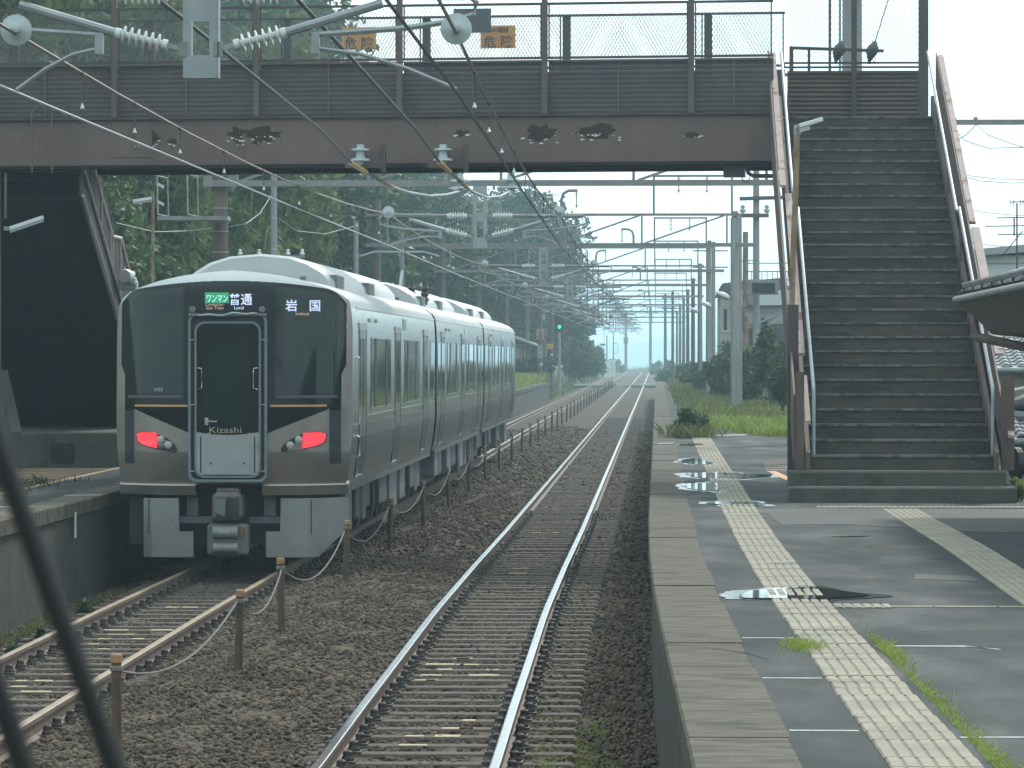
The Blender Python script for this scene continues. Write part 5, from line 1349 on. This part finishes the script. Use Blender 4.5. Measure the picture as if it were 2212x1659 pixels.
for k, Y in enumerate(PY):
    X = PXs[k]; zb = -.14; zt = .62 if k < 60 else .6
    if proto is None:
        t = thing('rope_post', names[0], 'post', (X, Y, zb), 'rope posts between the tracks')
        MB().tube([(X, Y, zb - .1), (X, Y, zt)], [.036, .034], 9).build('shaft', 'post_rust', t, smooth=True)
        MB().lathe([(.040, 0), (.040, .045), (.034, .055), (.03, .055)], (X, Y, zt), (0, 0, 1), 10).build('cap', 'post_top', t)
        MB().lathe([(.036, 0), (.046, .01), (.046, .03), (.036, .04)], (X, Y, zt - .06), (0, 0, 1), 9).build('rope_knot', 'rope', t)
        proto = t
    else:
        t = copy_tree(proto); t.location = (X, Y, zb + random.uniform(-.02, .02)); t.rotation_euler = (random.uniform(-.03, .03), random.uniform(-.035, .035), 0)
        t['label'] = names.get(k, f'rusty rope post beside the far train cars, {ONE[k]} from the camera' if k < 11 else f'{ONE[k - 11]} small rusty rope post past the end of the train')
    tops.append(Vector((X, Y, .57)))
for k in range(len(tops) - 1):
    a, b = tops[k], tops[k + 1]
    d = [.22, .25, .30, .28, .22, .25, .22, .2][k] if k < 8 else .18
    o = MB().tube([a + (b - a) * u - Vector((0, 0, 4 * d * u * (1 - u))) for u in np.linspace(0, 1, 15)], .0085, 5).build('rope', 'rope')
    tag(o, {0: 'sagging rope between the first and second rope posts', 1: 'sagging rope between the second and third rope posts', 2: 'sagging rope between the third and fourth rope posts', 3: 'sagging rope between the fourth and fifth rope posts'}.get(k, f'sagging rope beside the train, after the {ONE[k]} rope post' if k < 10 else f'{ONE[k - 10]} sagging rope past the end of the train'), 'rope', 'ropes of the track fence')
MB().tube([tops[1] + Vector((-.03, -.03, .02)), tops[1] + Vector((-.06, -.05, -.06)), tops[1] + Vector((-.075, -.05, -.12))], .011, 6).build('knot_end', 'rope_white', [o for o in C.objects if o.name.startswith('rope_post')][0]) if False else None
# ------------------------------------------------------------------ trees
def leaf_cloud(lobes, n, size, seed, droop=0.0, aspect=1.9, flat=.35):
    """many small leaf quads spread through the lobes; returns verts, quads"""
    r = np.random.default_rng(seed)
    vol = np.array([a[3] * a[4] * a[5] for a in lobes]) ** .7; cnt = (vol / vol.sum() * n).astype(int)
    P_ = []; O_ = []
    for (cx, cy, cz, rx, ry, rz_), k in zip(lobes, cnt):
        d = r.normal(0, 1, (k, 3)); d /= np.linalg.norm(d, axis=1)[:, None]
        rad = r.random(k) ** .38
        wob = 1 + .18 * np.sin(d[:, 0] * 7 + cx * 3) + .15 * np.sin(d[:, 2] * 9 + cy * 5)
        p = d * (rad * wob)[:, None] * np.array([rx, ry, rz_]) + np.array([cx, cy, cz])
        P_.append(p); O_.append(d)
    p = np.concatenate(P_); d = np.concatenate(O_); k = len(p)
    nrm = d * .6 + r.normal(0, .7, (k, 3)); nrm[:, 2] += flat; nrm /= np.linalg.norm(nrm, axis=1)[:, None]
    a = np.cross(nrm, r.normal(0, 1, (k, 3))); a /= np.linalg.norm(a, axis=1)[:, None]
    if droop: a = a * (1 - droop) + np.array([0, 0, -1.0]) * droop; a /= np.linalg.norm(a, axis=1)[:, None]
    b = np.cross(nrm, a); b /= (np.linalg.norm(b, axis=1)[:, None] + 1e-6)
    s = size * r.uniform(.6, 1.35, k)[:, None]
    a = a * s * aspect / 2; b = b * s / 2
    v = np.stack([p - a, p + b * .9, p + a, p - b * .9], 1).reshape(-1, 3)
    return v, np.arange(4 * k).reshape(-1, 4)

def tree_proto(name, kind, seed):
    r = random.Random(seed)
    t = bpy.data.objects.new(name, None); C.objects.link(t); t.location = (0, 0, 0)
    if kind == 'bamboo':
        lobes = []
        for i in range(34):
            a = r.uniform(0, 6.28); q_ = r.uniform(0, 2.4); z = r.uniform(2.5, 11)
            lobes.append((q_ * math.cos(a), q_ * math.sin(a), z, r.uniform(.5, .9), r.uniform(.5, .9), r.uniform(.9, 1.9)))
        v, q_ = leaf_cloud(lobes, 11000, .15, seed, droop=.45, aspect=2.8, flat=.2)
        m = MB()
        for i in range(9):
            a = r.uniform(0, 6.28); q2 = r.uniform(.2, 1.8); x, y = q2 * math.cos(a), q2 * math.sin(a)
            m.tube([(x, y, -1), (x * 1.05, y * 1.05, 6), (x * 1.5, y * 1.5, 10.5)], [.06, .05, .015], 6)
        m.build('trunk', 'bamboo_stem', t); nmesh('crown', v, q_, 'leaf_bamboo', t)
        return t
    if kind == 'cedar':
        hgt = 13; lobes = []
        for i in range(26):
            z = 2 + (hgt - 2.3) * i / 26; rad = 2.1 * (1 - i / 27) + .25; a = i * 2.4
            lobes.append((rad * .45 * math.cos(a), rad * .45 * math.sin(a), z, rad * .75, rad * .75, .75))
        v, q_ = leaf_cloud(lobes, 11000, .16, seed, droop=.2, aspect=2.0, flat=.3)
        MB().tube([(0, 0, -1), (.05, 0, 6), (0, 0, hgt - .5)], [.26, .17, .03], 9).build('trunk', 'bark', t, smooth=True)
        nmesh('crown', v, q_, 'leaf_cedar', t); return t
    lobes = []
    for i in range(20):
        a = r.uniform(0, 6.28); q_ = r.uniform(0, 2.3) ; z = r.uniform(3.4, 9.6); q_ *= 1 - max(0, z - 7.5) * .25
        s = r.uniform(.8, 1.5)
        lobes.append((q_ * math.cos(a), q_ * math.sin(a), z, s * 1.1, s * 1.1, s * .75))
    v, q_ = leaf_cloud(lobes, 12500, .17, seed, aspect=1.7)
    m = MB().tube([(0, 0, -1), (.1, 0, 2), (0, .1, 5), (0, 0, 8)], [.30, .23, .16, .05], 9)
    for i in range(7):
        l0 = lobes[i]; m.tube([(0, .05, 2.2 + .35 * i), (l0[0] * .5, l0[1] * .5, l0[2] * .6 + 1), (l0[0], l0[1], l0[2])], [.1, .07, .02], 6)
    m.build('trunk', 'bark', t, smooth=True)
    nmesh('crown', v, q_, 'leaf_dark' if kind == 'dark' else 'leaf_mid', t)
    return t
protos = {'dark': [tree_proto('broadleaf_tree', 'dark', 3), tree_proto('broadleaf_tree', 'dark', 8)], 'mid': [tree_proto('leafy_tree', 'mid', 5), tree_proto('leafy_tree', 'mid', 21)],
          'bamboo': [tree_proto('bamboo_clump', 'bamboo', 6), tree_proto('bamboo_clump', 'bamboo', 17)], 'cedar': [tree_proto('cedar_tree', 'cedar', 9)]}
used = set()
def gz(x, y):
    b = float(sstep(11.5, 42, np.array(-x))) * 15 * (.25 + .75 * float(sstep(30, 110, np.array(y)))) * (1 - .8 * float(sstep(420, 640, np.array(y))))
    return -.34 + b
tcount = 0
def plant(kind, x, y, sc_, lab, zs=None, dz=0):
    global tcount
    p = protos[kind][tcount % len(protos[kind])]; tcount += 1
    if p.name in used: o = copy_tree(p)
    else: used.add(p.name); o = p
    o.location = (x, y, gz(x, y) + dz); o.scale = (sc_, sc_, zs or sc_); o.rotation_euler = (0, 0, random.uniform(0, 6.28))
    tag(o, lab, 'tree', 'trees on the left hillside'); return o
nm = {'dark': 'dark green broadleaf tree', 'mid': 'mid green leafy tree', 'bamboo': 'yellow green drooping bamboo clump', 'cedar': 'narrow dark cedar tree'}
# near rows behind the left platform
T_ = [('bamboo', -16.5, 96, 1.15), ('mid', -13.2, 92, .8), ('dark', -18, 92, 1.2), ('bamboo', -13.8, 108, 1.05), ('bamboo', -12.6, 118, .95), ('mid', -15, 112, 1.2), ('dark', -20, 108, 1.3),
      ('bamboo', -12.8, 130, 1.1), ('dark', -12.3, 141, .95), ('mid', -15.5, 134, 1.25), ('bamboo', -17.5, 124, 1.3), ('cedar', -12.6, 152, 1.0), ('dark', -14.2, 158, 1.2), ('mid', -12.4, 168, 1.0),
      ('dark', -17.5, 150, 1.4), ('cedar', -14, 176, 1.15), ('dark', -11.8, 184, 1.05), ('mid', -13.5, 194, 1.2), ('dark', -11.9, 206, 1.1), ('cedar', -15, 208, 1.3), ('dark', -11.2, 222, 1.1),
      ('mid', -13.8, 232, 1.3), ('dark', -10.8, 246, 1.15), ('cedar', -13, 256, 1.25), ('dark', -10.4, 268, 1.2), ('mid', -12.4, 280, 1.3), ('dark', -9.9, 292, 1.5), ('dark', -11.5, 306, 1.4),
      ('cedar', -9.6, 318, 1.2), ('dark', -9.2, 332, 1.45), ('mid', -11, 340, 1.4), ('dark', -10.2, 352, 1.25), ('dark', -11.6, 372, 1.1), ('mid', -12, 392, .85), ('dark', -13, 405, 1.0),
      ('dark', -22, 130, 1.5), ('mid', -21, 150, 1.5), ('dark', -20, 175, 1.5), ('dark', -18, 195, 1.5), ('mid', -17.5, 222, 1.5), ('dark', -16.5, 250, 1.5), ('dark', -15.5, 285, 1.5), ('mid', -14.5, 320, 1.5),
      ('mid', -11.9, 84, .62), ('dark', -15.2, 84, .95), ('bamboo', -19.5, 100, 1.2), ('dark', -24, 105, 1.5), ('mid', -23, 90, 1.2), ('mid', -15.2, 163, 1.75), ('dark', -18.5, 168, 1.8)]
labs = []
for i, (k, x, y, s_) in enumerate(T_):
    where = 'behind the left staircase' if y < 100 else ('above the first train car' if y < 125 else ('above the second train car' if y < 150 else ('above the third train car' if y < 190 else ('behind the far gantries' if y < 290 else 'at the right wood end'))))
    row = '' if x > -14.5 else ', back row'
    o = plant(k, x, y, s_, f'{nm[k]} {where}{row}'); labs.append((o['label'], VX + F * x / y, o))
ORD = ['leftmost', 'second from left', 'third from left', 'fourth from left', 'fifth from left', 'sixth from left', 'seventh from left']
for lb in {a for a, b, c in labs}:
    same = sorted([(b, i) for i, (a, b, c) in enumerate(labs) if a == lb])
    if len(same) > 1:
        for k, (b, i) in enumerate(same): labs[i][2]['label'] = f'{lb}, {ORD[k]}'

# shrubs: low leafy mounds, each a thing
def shrub(x, y, z, rx, rz_, mat, lab, seed, n=2600, size=.11, group=None, name='shrub'):
    r = random.Random(seed); lobes = []
    for i in range(14):
        a = r.uniform(0, 6.28); q_ = r.uniform(0, .9) * rx
        lobes.append((x + q_ * math.cos(a), y + q_ * math.sin(a), z + rz_ * r.uniform(.12, 1.0 - .55 * q_ / rx), rx * r.uniform(.22, .42), rx * r.uniform(.22, .42), rz_ * r.uniform(.16, .30)))
    v, q_ = leaf_cloud(lobes, n, size, seed, aspect=1.8)
    t = thing(name, lab, 'shrub' if name == 'shrub' else 'weed', (x, y, z), group)
    nmesh('foliage', v, q_, mat, t)
    m = MB()
    for i in range(4): m.tube([(x, y, z - .2), (lobes[i][0], lobes[i][1], lobes[i][2])], [.03, .01], 5)
    m.build('stems', 'bark', t); return t
sid = 100
for px, py, Y, w_, h_, mt, lab in (
    (1250, 815, 300, 1.5, 2.6, 'leaf_mid', 'bright shrub to the right of the green signal'), (1268, 812, 340, 1.6, 3.2, 'leaf_mid', 'vine covered shrub below the far gantries'), (1243, 812, 330, 1.6, 5.0, 'leaf_mid', 'tall vine covered shrub behind the green signal'), (1280, 812, 400, 1.3, 3.2, 'leaf_mid', 'pale shrub left of the white cabinets'),
    (1291, 808, 480, 1.2, 3.0, 'leaf_dark', 'dark shrub right beside the white cabinets'), (1336, 803, 640, 1.5, 2.0, 'leaf_mid', 'low shrub mass where the rails bend away'),
    (1130, 806, 262, 1.5, 1.1, 'weed', 'low weeds on the far end of the left platform'), (1155, 802, 258, 1.3, .9, 'weed', 'low weeds at the foot of the number board'),
    (1665, 860, 118, .75, 2.0, 'leaf_dark', 'dark shrub against the right staircase'), (1690, 870, 100, .6, 1.1, 'leaf_dark', 'dark shrub tucked beside the stair parapet'), (1612, 862, 130, .75, 1.5, 'leaf_mid', 'leafy shrub between the pale poles'),
    (1566, 856, 150, .9, 1.9, 'leaf_dark', 'shrub behind the nearest shaded lamp pole'), (1540, 846, 175, 1.0, 1.3, 'leaf_mid', 'shrub left of the pale poles on the right platform'), (1585, 850, 160, 1.1, 2.0, 'leaf_mid', 'shrub below the cream building'),
    (1515, 838, 210, 1.2, 1.2, 'leaf_mid', 'shrub in the far weeds of the right platform'), (1490, 832, 250, 1.2, 1.4, 'leaf_mid', 'shrub beside the end of the right platform'), (1462, 838, 330, 1.4, 1.9, 'leaf_mid', 'shrub beyond the right platform'), (1446, 826, 420, 1.3, 2.0, 'leaf_mid', 'far shrub right of the rails'), (1418, 812, 560, 1.2, 2.0, 'leaf_mid', 'farthest shrub right of the rails'),
    (1655, 850, 125, .8, 1.3, 'leaf_mid', 'tall shrub below the grey sheet roof'), (1692, 840, 120, .8, 1.4, 'leaf_dark', 'tall dark shrub behind the stair parapet')):
    sid += 1
    z = min(PZ(py, Y), 2)
    shrub(PX(px, Y), Y, z, w_, h_, mt, lab, sid, n=3200 if Y < 200 else 2200, size=.10 if Y < 200 else .2)
# tall weeds in mid distance
shrub(PX(1490, 83), 83, PZT, .36, .62, 'weed', 'dark weed clump at the end of the tactile strip', 41, n=2600, size=.05, name='weed_clump')
shrub(PX(2192, 47), 47, PZT, .16, .28, 'grass_bright', 'green weed right of the stair foot', 42, n=260, size=.05, name='weed_clump')
for k, (px, py, Y) in enumerate(((178, 1258, 43), (20, 1322, 36.6), (80, 1300, 38.5))):
    shrub(PX(px, Y), Y, -.28, .10, .26, 'weed', ('small weed by the left platform wall near the train', 'small weed by the left platform wall at the picture edge', 'small weed by the left platform wall in between')[k], 50 + k, n=260, size=.035, name='weed_clump')

# grass: blades
def grass(name, pts, hmin, hmax, mat, wdt=.006, lean=.35, parent=None):
    k = len(pts); r = rng
    h = r.uniform(hmin, hmax, k); a = r.uniform(0, 6.28, k); ln = r.normal(0, lean, k) * h
    wx, wy = np.cos(a) * wdt, np.sin(a) * wdt
    tx, ty = pts[:, 0] + np.cos(a + 1.3) * ln, pts[:, 1] + np.sin(a + 1.3) * ln
    mx_, my = pts[:, 0] + np.cos(a + 1.3) * ln * .35, pts[:, 1] + np.sin(a + 1.3) * ln * .35
    v = np.stack([np.stack([pts[:, 0] - wx, pts[:, 1] - wy, pts[:, 2]], 1), np.stack([pts[:, 0] + wx, pts[:, 1] + wy, pts[:, 2]], 1),
                  np.stack([mx_ + wx * .7, my + wy * .7, pts[:, 2] + h * .6], 1), np.stack([tx, ty, pts[:, 2] + h], 1), ], 1).reshape(-1, 3)
    return nmesh(name, v, np.arange(4 * k).reshape(-1, 4), mat, parent)
def scatter(poly_fn, n):
    return np.array([poly_fn() for _ in range(n)])
def ugrass(n, x0, x1, y0, y1, z): return np.stack([rng.uniform(x0, x1, n), rng.uniform(y0, y1, n), np.full(n, z)], 1)
def gp():
    y = 84 + 62 * random.random() ** 1.3
    x0 = float(np.interp(y, [84, 92, 110, 146], [2.3, 1.3, 1.1, 1.4])); return (random.uniform(x0, 4.6), y, PZT)
stuff(grass('grass', scatter(gp, 22000), .06, .30, 'grass_bright', .008), 'bright green grass patch left of the staircase', 'grass')
def gp2():
    y = 100 + 160 * random.random() ** 1.2
    return (random.uniform(.95 + .35 * math.sin(y * .3), 5.5), y, PZT)
stuff(grass('grass', scatter(gp2, 26000), .10, .38, 'grass_dull', .02), 'dull dry weeds on the far right platform', 'grass')
def gp3():
    y = 262 + 520 * random.random() ** 1.5
    x = random.uniform(.6, 14) if random.random() < .55 else random.uniform(-17, -7.0)
    return (x + float(track_shift(y)), y, -.34 + (.0 if x < 4.2 else .5))
stuff(grass('grass', scatter(gp3, 26000), .3, 1.0, 'grass_dull', .05), 'dull grass verges along the far tracks', 'grass')
def gp4():
    y = random.uniform(200, 262); return (random.uniform(-11.5, -7.1), y, PZT)
stuff(grass('grass', scatter(gp4, 9000), .2, .7, 'grass_bright', .025), 'green grass on the far end of the left platform', 'grass')
# grass along the tactile strip and rails
def gp10():
    a = random.gauss(0, .26); return (PX(1490, 83) + a, 83 + random.gauss(0, .5), PZT)
stuff(grass('grass', scatter(gp10, 900), .06, .36, 'grass_dull', .003, .5), 'straggly stalks around the dark weed clump', 'grass')
def gp5():
    y = random.choice((random.gauss(19.5, 2.2), random.gauss(16.3, 1.2), random.gauss(23, .5))); return (edge(y) + 1.23 + abs(random.gauss(0, .045)), y, PZT)
stuff(grass('grass', scatter(gp5, 3600), .008, .034, 'grass_bright', .0018, .8), 'thin grass along the near side of the tactile strip', 'grass')
def gp6():
    return (edge(23.4) + .80 + random.gauss(0, .06), 23.4 + random.gauss(0, .25), PZT + .004)
stuff(grass('grass', scatter(gp6, 900), .008, .036, 'grass_bright', .0018, .8), 'small grass tuft left of the tactile strip', 'grass')
def gp7():
    y = random.choice((random.gauss(25.3, .7), random.gauss(29, 1.8), random.gauss(27, .6))); x = -.55 + random.gauss(0, .17); return (x, y, float(bz(x)))
stuff(grass('grass', scatter(gp7, 2600), .015, .06, 'grass_bright', .003, .8), 'low grass on the ballast beside the right platform wall', 'grass')
def gp8():
    y = random.uniform(31, 47); x = -6.5 + random.gauss(0, .12); return (x, y, float(bz(x)))
stuff(grass('grass', scatter(gp8, 900), .03, .14, 'grass_dull', .006, .7), 'dry weeds along the left platform wall', 'grass')
def gp9():
    y = random.uniform(44, 52); x = -8.9 + random.gauss(0, .5); return (x, y + (x + 9) * 2, PZT)
stuff(grass('grass', scatter(gp9, 1800), .03, .14, 'weed', .008, .7), 'weeds on the left platform before the stairs', 'grass')

# ------------------------------------------------------------------ buildings
# cream house with roof terrace behind the right platform
Y = 172.0
t = thing('house', 'cream house with a railed roof terrace behind the right platform', 'house', (4.5, Y, .5))
x0, x1 = PX(1556, Y), 9.5
MB().box(x0, x1, Y, Y + 9, .5, PZ(640, Y)).build('wall', 'wall_cream', t)
MB().box(PX(1600, Y), x1 + .3, Y - .8, Y - .01, PZ(660, Y), PZ(628, Y)).build('balcony', 'wall_white', t)
MB().box(PX(1615, Y), x1, Y - .4, Y - .02, PZ(700, Y), PZ(662, Y)).build('recess', 'wall_grey', t)
MB().prism([(x0 - .2, PZ(640, Y)), (x0 + 2.8, PZ(640, Y)), (x0 + 2.7, PZ(600, Y)), (x0 + .1, PZ(612, Y))], Y - .1, Y + 6).build('roof', 'roof_dark', t)
MB().box(PX(1610, Y), x1, Y - .3, Y + 8, PZ(628, Y) + .01, PZ(618, Y)).build('terrace_slab', 'roof_dark', t)
for k in range(16):
    x = PX(1612, Y) + k * .22; MB().box(x - .015, x + .015, Y, Y + .03, PZ(618, Y) + .001, PZ(585, Y)).build('baluster', 'steel_dark', t)
for py in (568, 586, 604): MB().box(PX(1605, Y), x1, Y - .01, Y + .04, PZ(py + 2, Y), PZ(py, Y)).build('rail', 'steel_dark', t)
for a, b, c_, d in ((1563, 1570, 668, 714), (1602, 1609, 664, 712), (1577, 1590, 664, 672)):
    w_ = MB().box(PX(a, Y), PX(b, Y), Y - .03, Y - .005, PZ(d, Y), PZ(c_, Y)).build('window', 'window_dark', t)
    MB().box(PX(a, Y) - .05, PX(b, Y) + .05, Y - .06, Y - .031, PZ(d, Y) - .08, PZ(d, Y)).build('sill', 'wall_white', w_)
for px in (1594, 1616): MB().tube([(PX(px, Y), Y - .08, .6), (PX(px, Y), Y - .08, PZ(645, Y))], .07, 8).build('drain_pipe', 'wall_white', t)
# house with grey sheet roof
Y = 140.0
t = thing('house', 'low house with a pale grey sheet roof beside the stair parapet', 'house', (PX(1690, Y), Y, .5))
MB().box(PX(1622, Y), PX(1640, Y) + 4, Y + 1, Y + 6, .5, PZ(708, Y)).build('wall', 'wall_cream', t)
for k in range(9):
    a = k / 9; b = (k + 1) / 9
    A = lambda u, v: Vector((PX(1622, Y) * (1 - u) + PX(1720, Y) * u + v * .55, Y + v * 4, PZ(707, Y) * (1 - u) + PZ(655, Y) * u + .03 * v))
    MB().add([A(a, 0), A(b, 0), A(b, 1), A(a, 1), A(a, 0) - Vector((0, 0, .05)), A(b, 0) - Vector((0, 0, .05))], [(0, 1, 2, 3), (0, 4, 5, 1)]).build('roof_sheet', 'metal_roof', t)
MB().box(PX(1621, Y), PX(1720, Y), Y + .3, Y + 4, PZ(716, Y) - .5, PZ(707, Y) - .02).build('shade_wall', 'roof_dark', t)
# tiled roofs to the right of the stairs
def tiled_roof(name, lab, x0, x1, y0, y1, z0, z1, rows, cols, wallz):
    t = thing(name, lab, 'house', ((x0 + x1) / 2, (y0 + y1) / 2, .5))
    MB().box(x0 + .2, x1 - .2, y0 + .4, y1, .5, z0 + .02).build('wall', 'wall_cream', t)
    tile = None
    for i in range(rows):
        for j in range(cols):
            u = i / rows; wx_ = (x1 - x0) / cols; x = x0 + j * wx_
            y = y0 + (y1 - y0) * u; z = z0 + (z1 - z0) * u; dy = (y1 - y0) / rows * 1.25; dz = (z1 - z0) / rows * 1.25
            if tile is None:
                pr = [(0, .0), (.12, .035), (.3, .05), (.5, .03), (.7, -.012), (.88, -.012), (1.04, .01)]
                m = MB(); vs = [(a * wx_, 0, b + .03) for a, b in pr] + [(a * wx_, dy, b + dz) for a, b in pr] + [(a * wx_, 0, b) for a, b in pr]; n = len(pr)
                m.add(vs, [(k, k + 1, n + k + 1, n + k) for k in range(n - 1)] + [(k, 2 * n + k, 2 * n + k + 1, k + 1) for k in range(n - 1)])
                m.v = [v + Vector((x, y, z)) for v in m.v]
                tile = m.build('roof_tile', 'roof_tile', t)
                base = Vector((x, y, z))
            else:
                c = bpy.data.objects.new('roof_tile', tile.data); C.objects.link(c); c.parent = t; c.location = Vector((x, y, z)) - base
    MB().tube([(x0 - .1, y1, z1 + .06), (x1 + .1, y1, z1 + .06)], .11, 8).build('ridge', 'roof_tile', t)
    MB().tube([(x0, y0 - .03, z0 - .03), (x1, y0 - .03, z0 - .03)], .045, 8).build('gutter', 'handrail', t)
    return t
Y = 64.0
tiled_roof('house', 'house with a wavy grey tile roof right of the stairs', PX(2128, Y), PX(2128, Y) + 3.0, Y, Y + 3.4, PZ(795, Y), PZ(676, Y) - .25, 13, 12, 0)
tiled_roof('shed', 'low shed with a dark tile roof right of the stair foot', 4.42, 6.6, 52.0, 53.6, PZ(948, 52), PZ(912, 52), 5, 10, 0)
# white building and station eave
Y = 88
t = thing('house', 'plain white walled building far right behind the tiled roofs', 'house', (9, Y, .5))
MB().box(PX(2085, Y), 13, Y, Y + 5, .5, PZ(552, Y)).build('wall', 'wall_white', t)
MB().prism([(PX(2080, Y), PZ(556, Y)), (13.2, PZ(556, Y) + .5), (13.2, PZ(540, Y) + .6), (PX(2080, Y), PZ(542, Y))], Y - .3, Y + 5.2).build('roof_edge', 'wall_grey', t)
MB().box(PX(2085, Y), 13, Y - .02, Y - .004, PZ(571, Y), PZ(568, Y)).build('wall_joint', 'wall_grey', t)
t = thing('tv_aerial', 'television aerial on a mast far right, above the roofs', 'aerial', P(2193, 590, 60))
Y = 60
MB().tube([P(2193, 590, Y), P(2193, 440, Y)], .013, 6).build('mast', 'steel_dark', t)
for py, a, b in ((438, 2178, 2240), (490, 2125, 2250), (508, 2152, 2240), (472, 2150, 2240)): MB().tube([P(a, py, Y), P(b, py - 2, Y)], .008, 5).build('boom', 'steel_dark', t)
for px in (2178, 2186, 2200, 2206): MB().tube([P(px, 432, Y), P(px, 446, Y)], .006, 4).build('element', 'steel_dark', t)
MB().tube([P(2160, 556, Y), P(2205, 500, Y)], .008, 5).build('stay', 'steel_dark', t)
MB().tube([P(2187, 472, Y), P(2187, 510, Y)], .012, 5).build('element', 'steel_dark', t)

t = thing('station_eave', 'tiled station roof eave jutting in at the right edge', 'roof', (3.9, 40, PZT))
ex, ez = 3.32, 3.20
for k in range(12):
    y0_ = 44.2 - (k + 1) * 1.2; y1_ = 44.2 - k * 1.2
    for j in range(5):
        xa = ex + j * .42; za = ez + .10 + j * .17
        MB().add([(xa, y0_, za + .03), (xa, y1_, za + .03), (xa + .48, y1_, za + .17), (xa + .48, y0_, za + .17), (xa, y0_, za), (xa, y1_, za)], [(0, 1, 2, 3), (0, 4, 5, 1)]).build('roof_tile', 'roof_tile' if (k + j) % 3 else 'roof_dark', t)
    MB().tube([(ex - .02, y1_ - .6, ez + .135), (ex + .1, y1_ - .6, ez + .17)], .055, 8).build('tile_end', 'roof_dark', t)
MB().prism([(ex - .02, ez + .1), (ex + 2.2, ez + .95), (ex + 2.2, ez + .85), (ex - .02, ez - .02)], 44.2, 44.28).build('barge_board', 'eave_wood', t)
MB().prism([(ex - .0, ez - .02), (ex + .03, ez + .1), (ex + 2.2, ez + .86), (ex + 2.2, ez - .55), (ex + .35, ez - .36)], 30, 44.19).build('soffit', 'eave_wood', t)
MB().tube([(ex - .05, 44.25, ez + .02), (ex - .05, 30, ez + .04)], .036, 10).build('gutter', 'galv_old', t, smooth=True)
MB().tube([(ex + .12, 43.9, ez - .38), (ex + 1.1, 42.5, ez - .62)], .05, 8).build('brace', 'eave_wood', t)
MB().box(ex + 1.9, ex + 2.05, 42, 42.15, PZT, ez + .3).build('post', 'eave_wood', t)
t = thing('motor_scooter', 'parked dark scooter with a pale handlebar right of the stairs', 'scooter', (PX(2195, 52), 49.5, .9))
a = P(2168, 852, 49.5)
MB().tube([a + Vector((-.02, 0, -.12)), a + Vector((-.01, 0, -.02)), a + Vector((.06, .0, .04)), a + Vector((.2, .05, .07)), a + Vector((.4, .1, .1))], .022, 8).build('handlebar', 'lamp_white', t, smooth=True)
MB().tube([a + Vector((.02, .1, -.14)), a + Vector((.3, .3, -.1)), a + Vector((.8, .6, -.12)), a + Vector((1.2, .9, -.2))], [.05, .12, .16, .12], 10).build('body', 'roof_dark', t, smooth=True)
MB().lathe([(.06, 0), (.2, .02), (.2, .1), (.06, .12)], a + Vector((.1, .2, -.85)), (1, .3, 0), 16).build('wheel', 'rubber', t)
MB().tube([a + Vector((.1, .2, -.75)), a + Vector((.05, .1, -.1))], .03, 8).build('fork', 'steel_dark', t)
# waiting shed on the far left platform
Y = 262
t = thing('waiting_shed', 'small shed with a pale sloping roof past the end of the train', 'shed', (PX(1125, Y), Y, PZT))
MB().box(PX(1090, Y), PX(1128, Y), Y, Y + 6, PZT - 1, PZ(752, Y)).build('wall', 'wall_cream', t)
MB().prism([(PX(1085, Y), PZ(716, Y)), (PX(1166, Y), PZ(747, Y)), (PX(1166, Y), PZ(750, Y)), (PX(1085, Y), PZ(722, Y))], Y - .6, Y + 6).build('roof', 'metal_roof', t)
MB().box(PX(1088, Y), PX(1142, Y), Y + .3, Y + .5, PZ(758, Y), PZ(742, Y)).build('fascia', 'wall_grey', t)
for px in (1131, 1140): MB().box(PX(px, Y) - .06, PX(px, Y) + .06, Y - .3, Y - .18, PZT - .6, PZ(748, Y)).build('post', 'pole_brown', t)

# ------------------------------------------------------------------ wiper of the train the picture is taken from
t = thing('windscreen_wiper', 'black wiper arm close in front, crossing the lower left corner', 'wiper', (-.12, .95, 2.5))
Yw = .95
MB().tube([P(-60, 830, Yw), P(0, 1000, Yw), P(121, 1328, Yw), P(245, 1665, Yw), P(330, 1900, Yw)], .0028, 8).build('arm', 'wiper', t)
MB().tube([P(-140, 1150, Yw), P(0, 1530, Yw), P(45, 1665, Yw), P(110, 1880, Yw)], .003, 8).build('blade', 'wiper', t)

# ------------------------------------------------------------------ haze box, added also in place of the windscreen's glare veil
hz_ = MB().box(-9500, 9500, -520, 9900, -7, 42)
hm = bpy.data.materials.new('haze'); hm.use_nodes = True
hn = hm.node_tree; hn.nodes.remove(hn.nodes['Principled BSDF'])
pv = hn.nodes.new('ShaderNodeVolumePrincipled'); pv.inputs['Density'].default_value = HAZE
pv.inputs['Color'].default_value = (.64, .89, 1.0, 1); pv.inputs['Anisotropy'].default_value = .65
hn.links.new(pv.outputs[0], hn.nodes['Material Output'].inputs['Volume'])
MATS['haze'] = hm
o = stuff(hz_.build('haze', 'haze'))
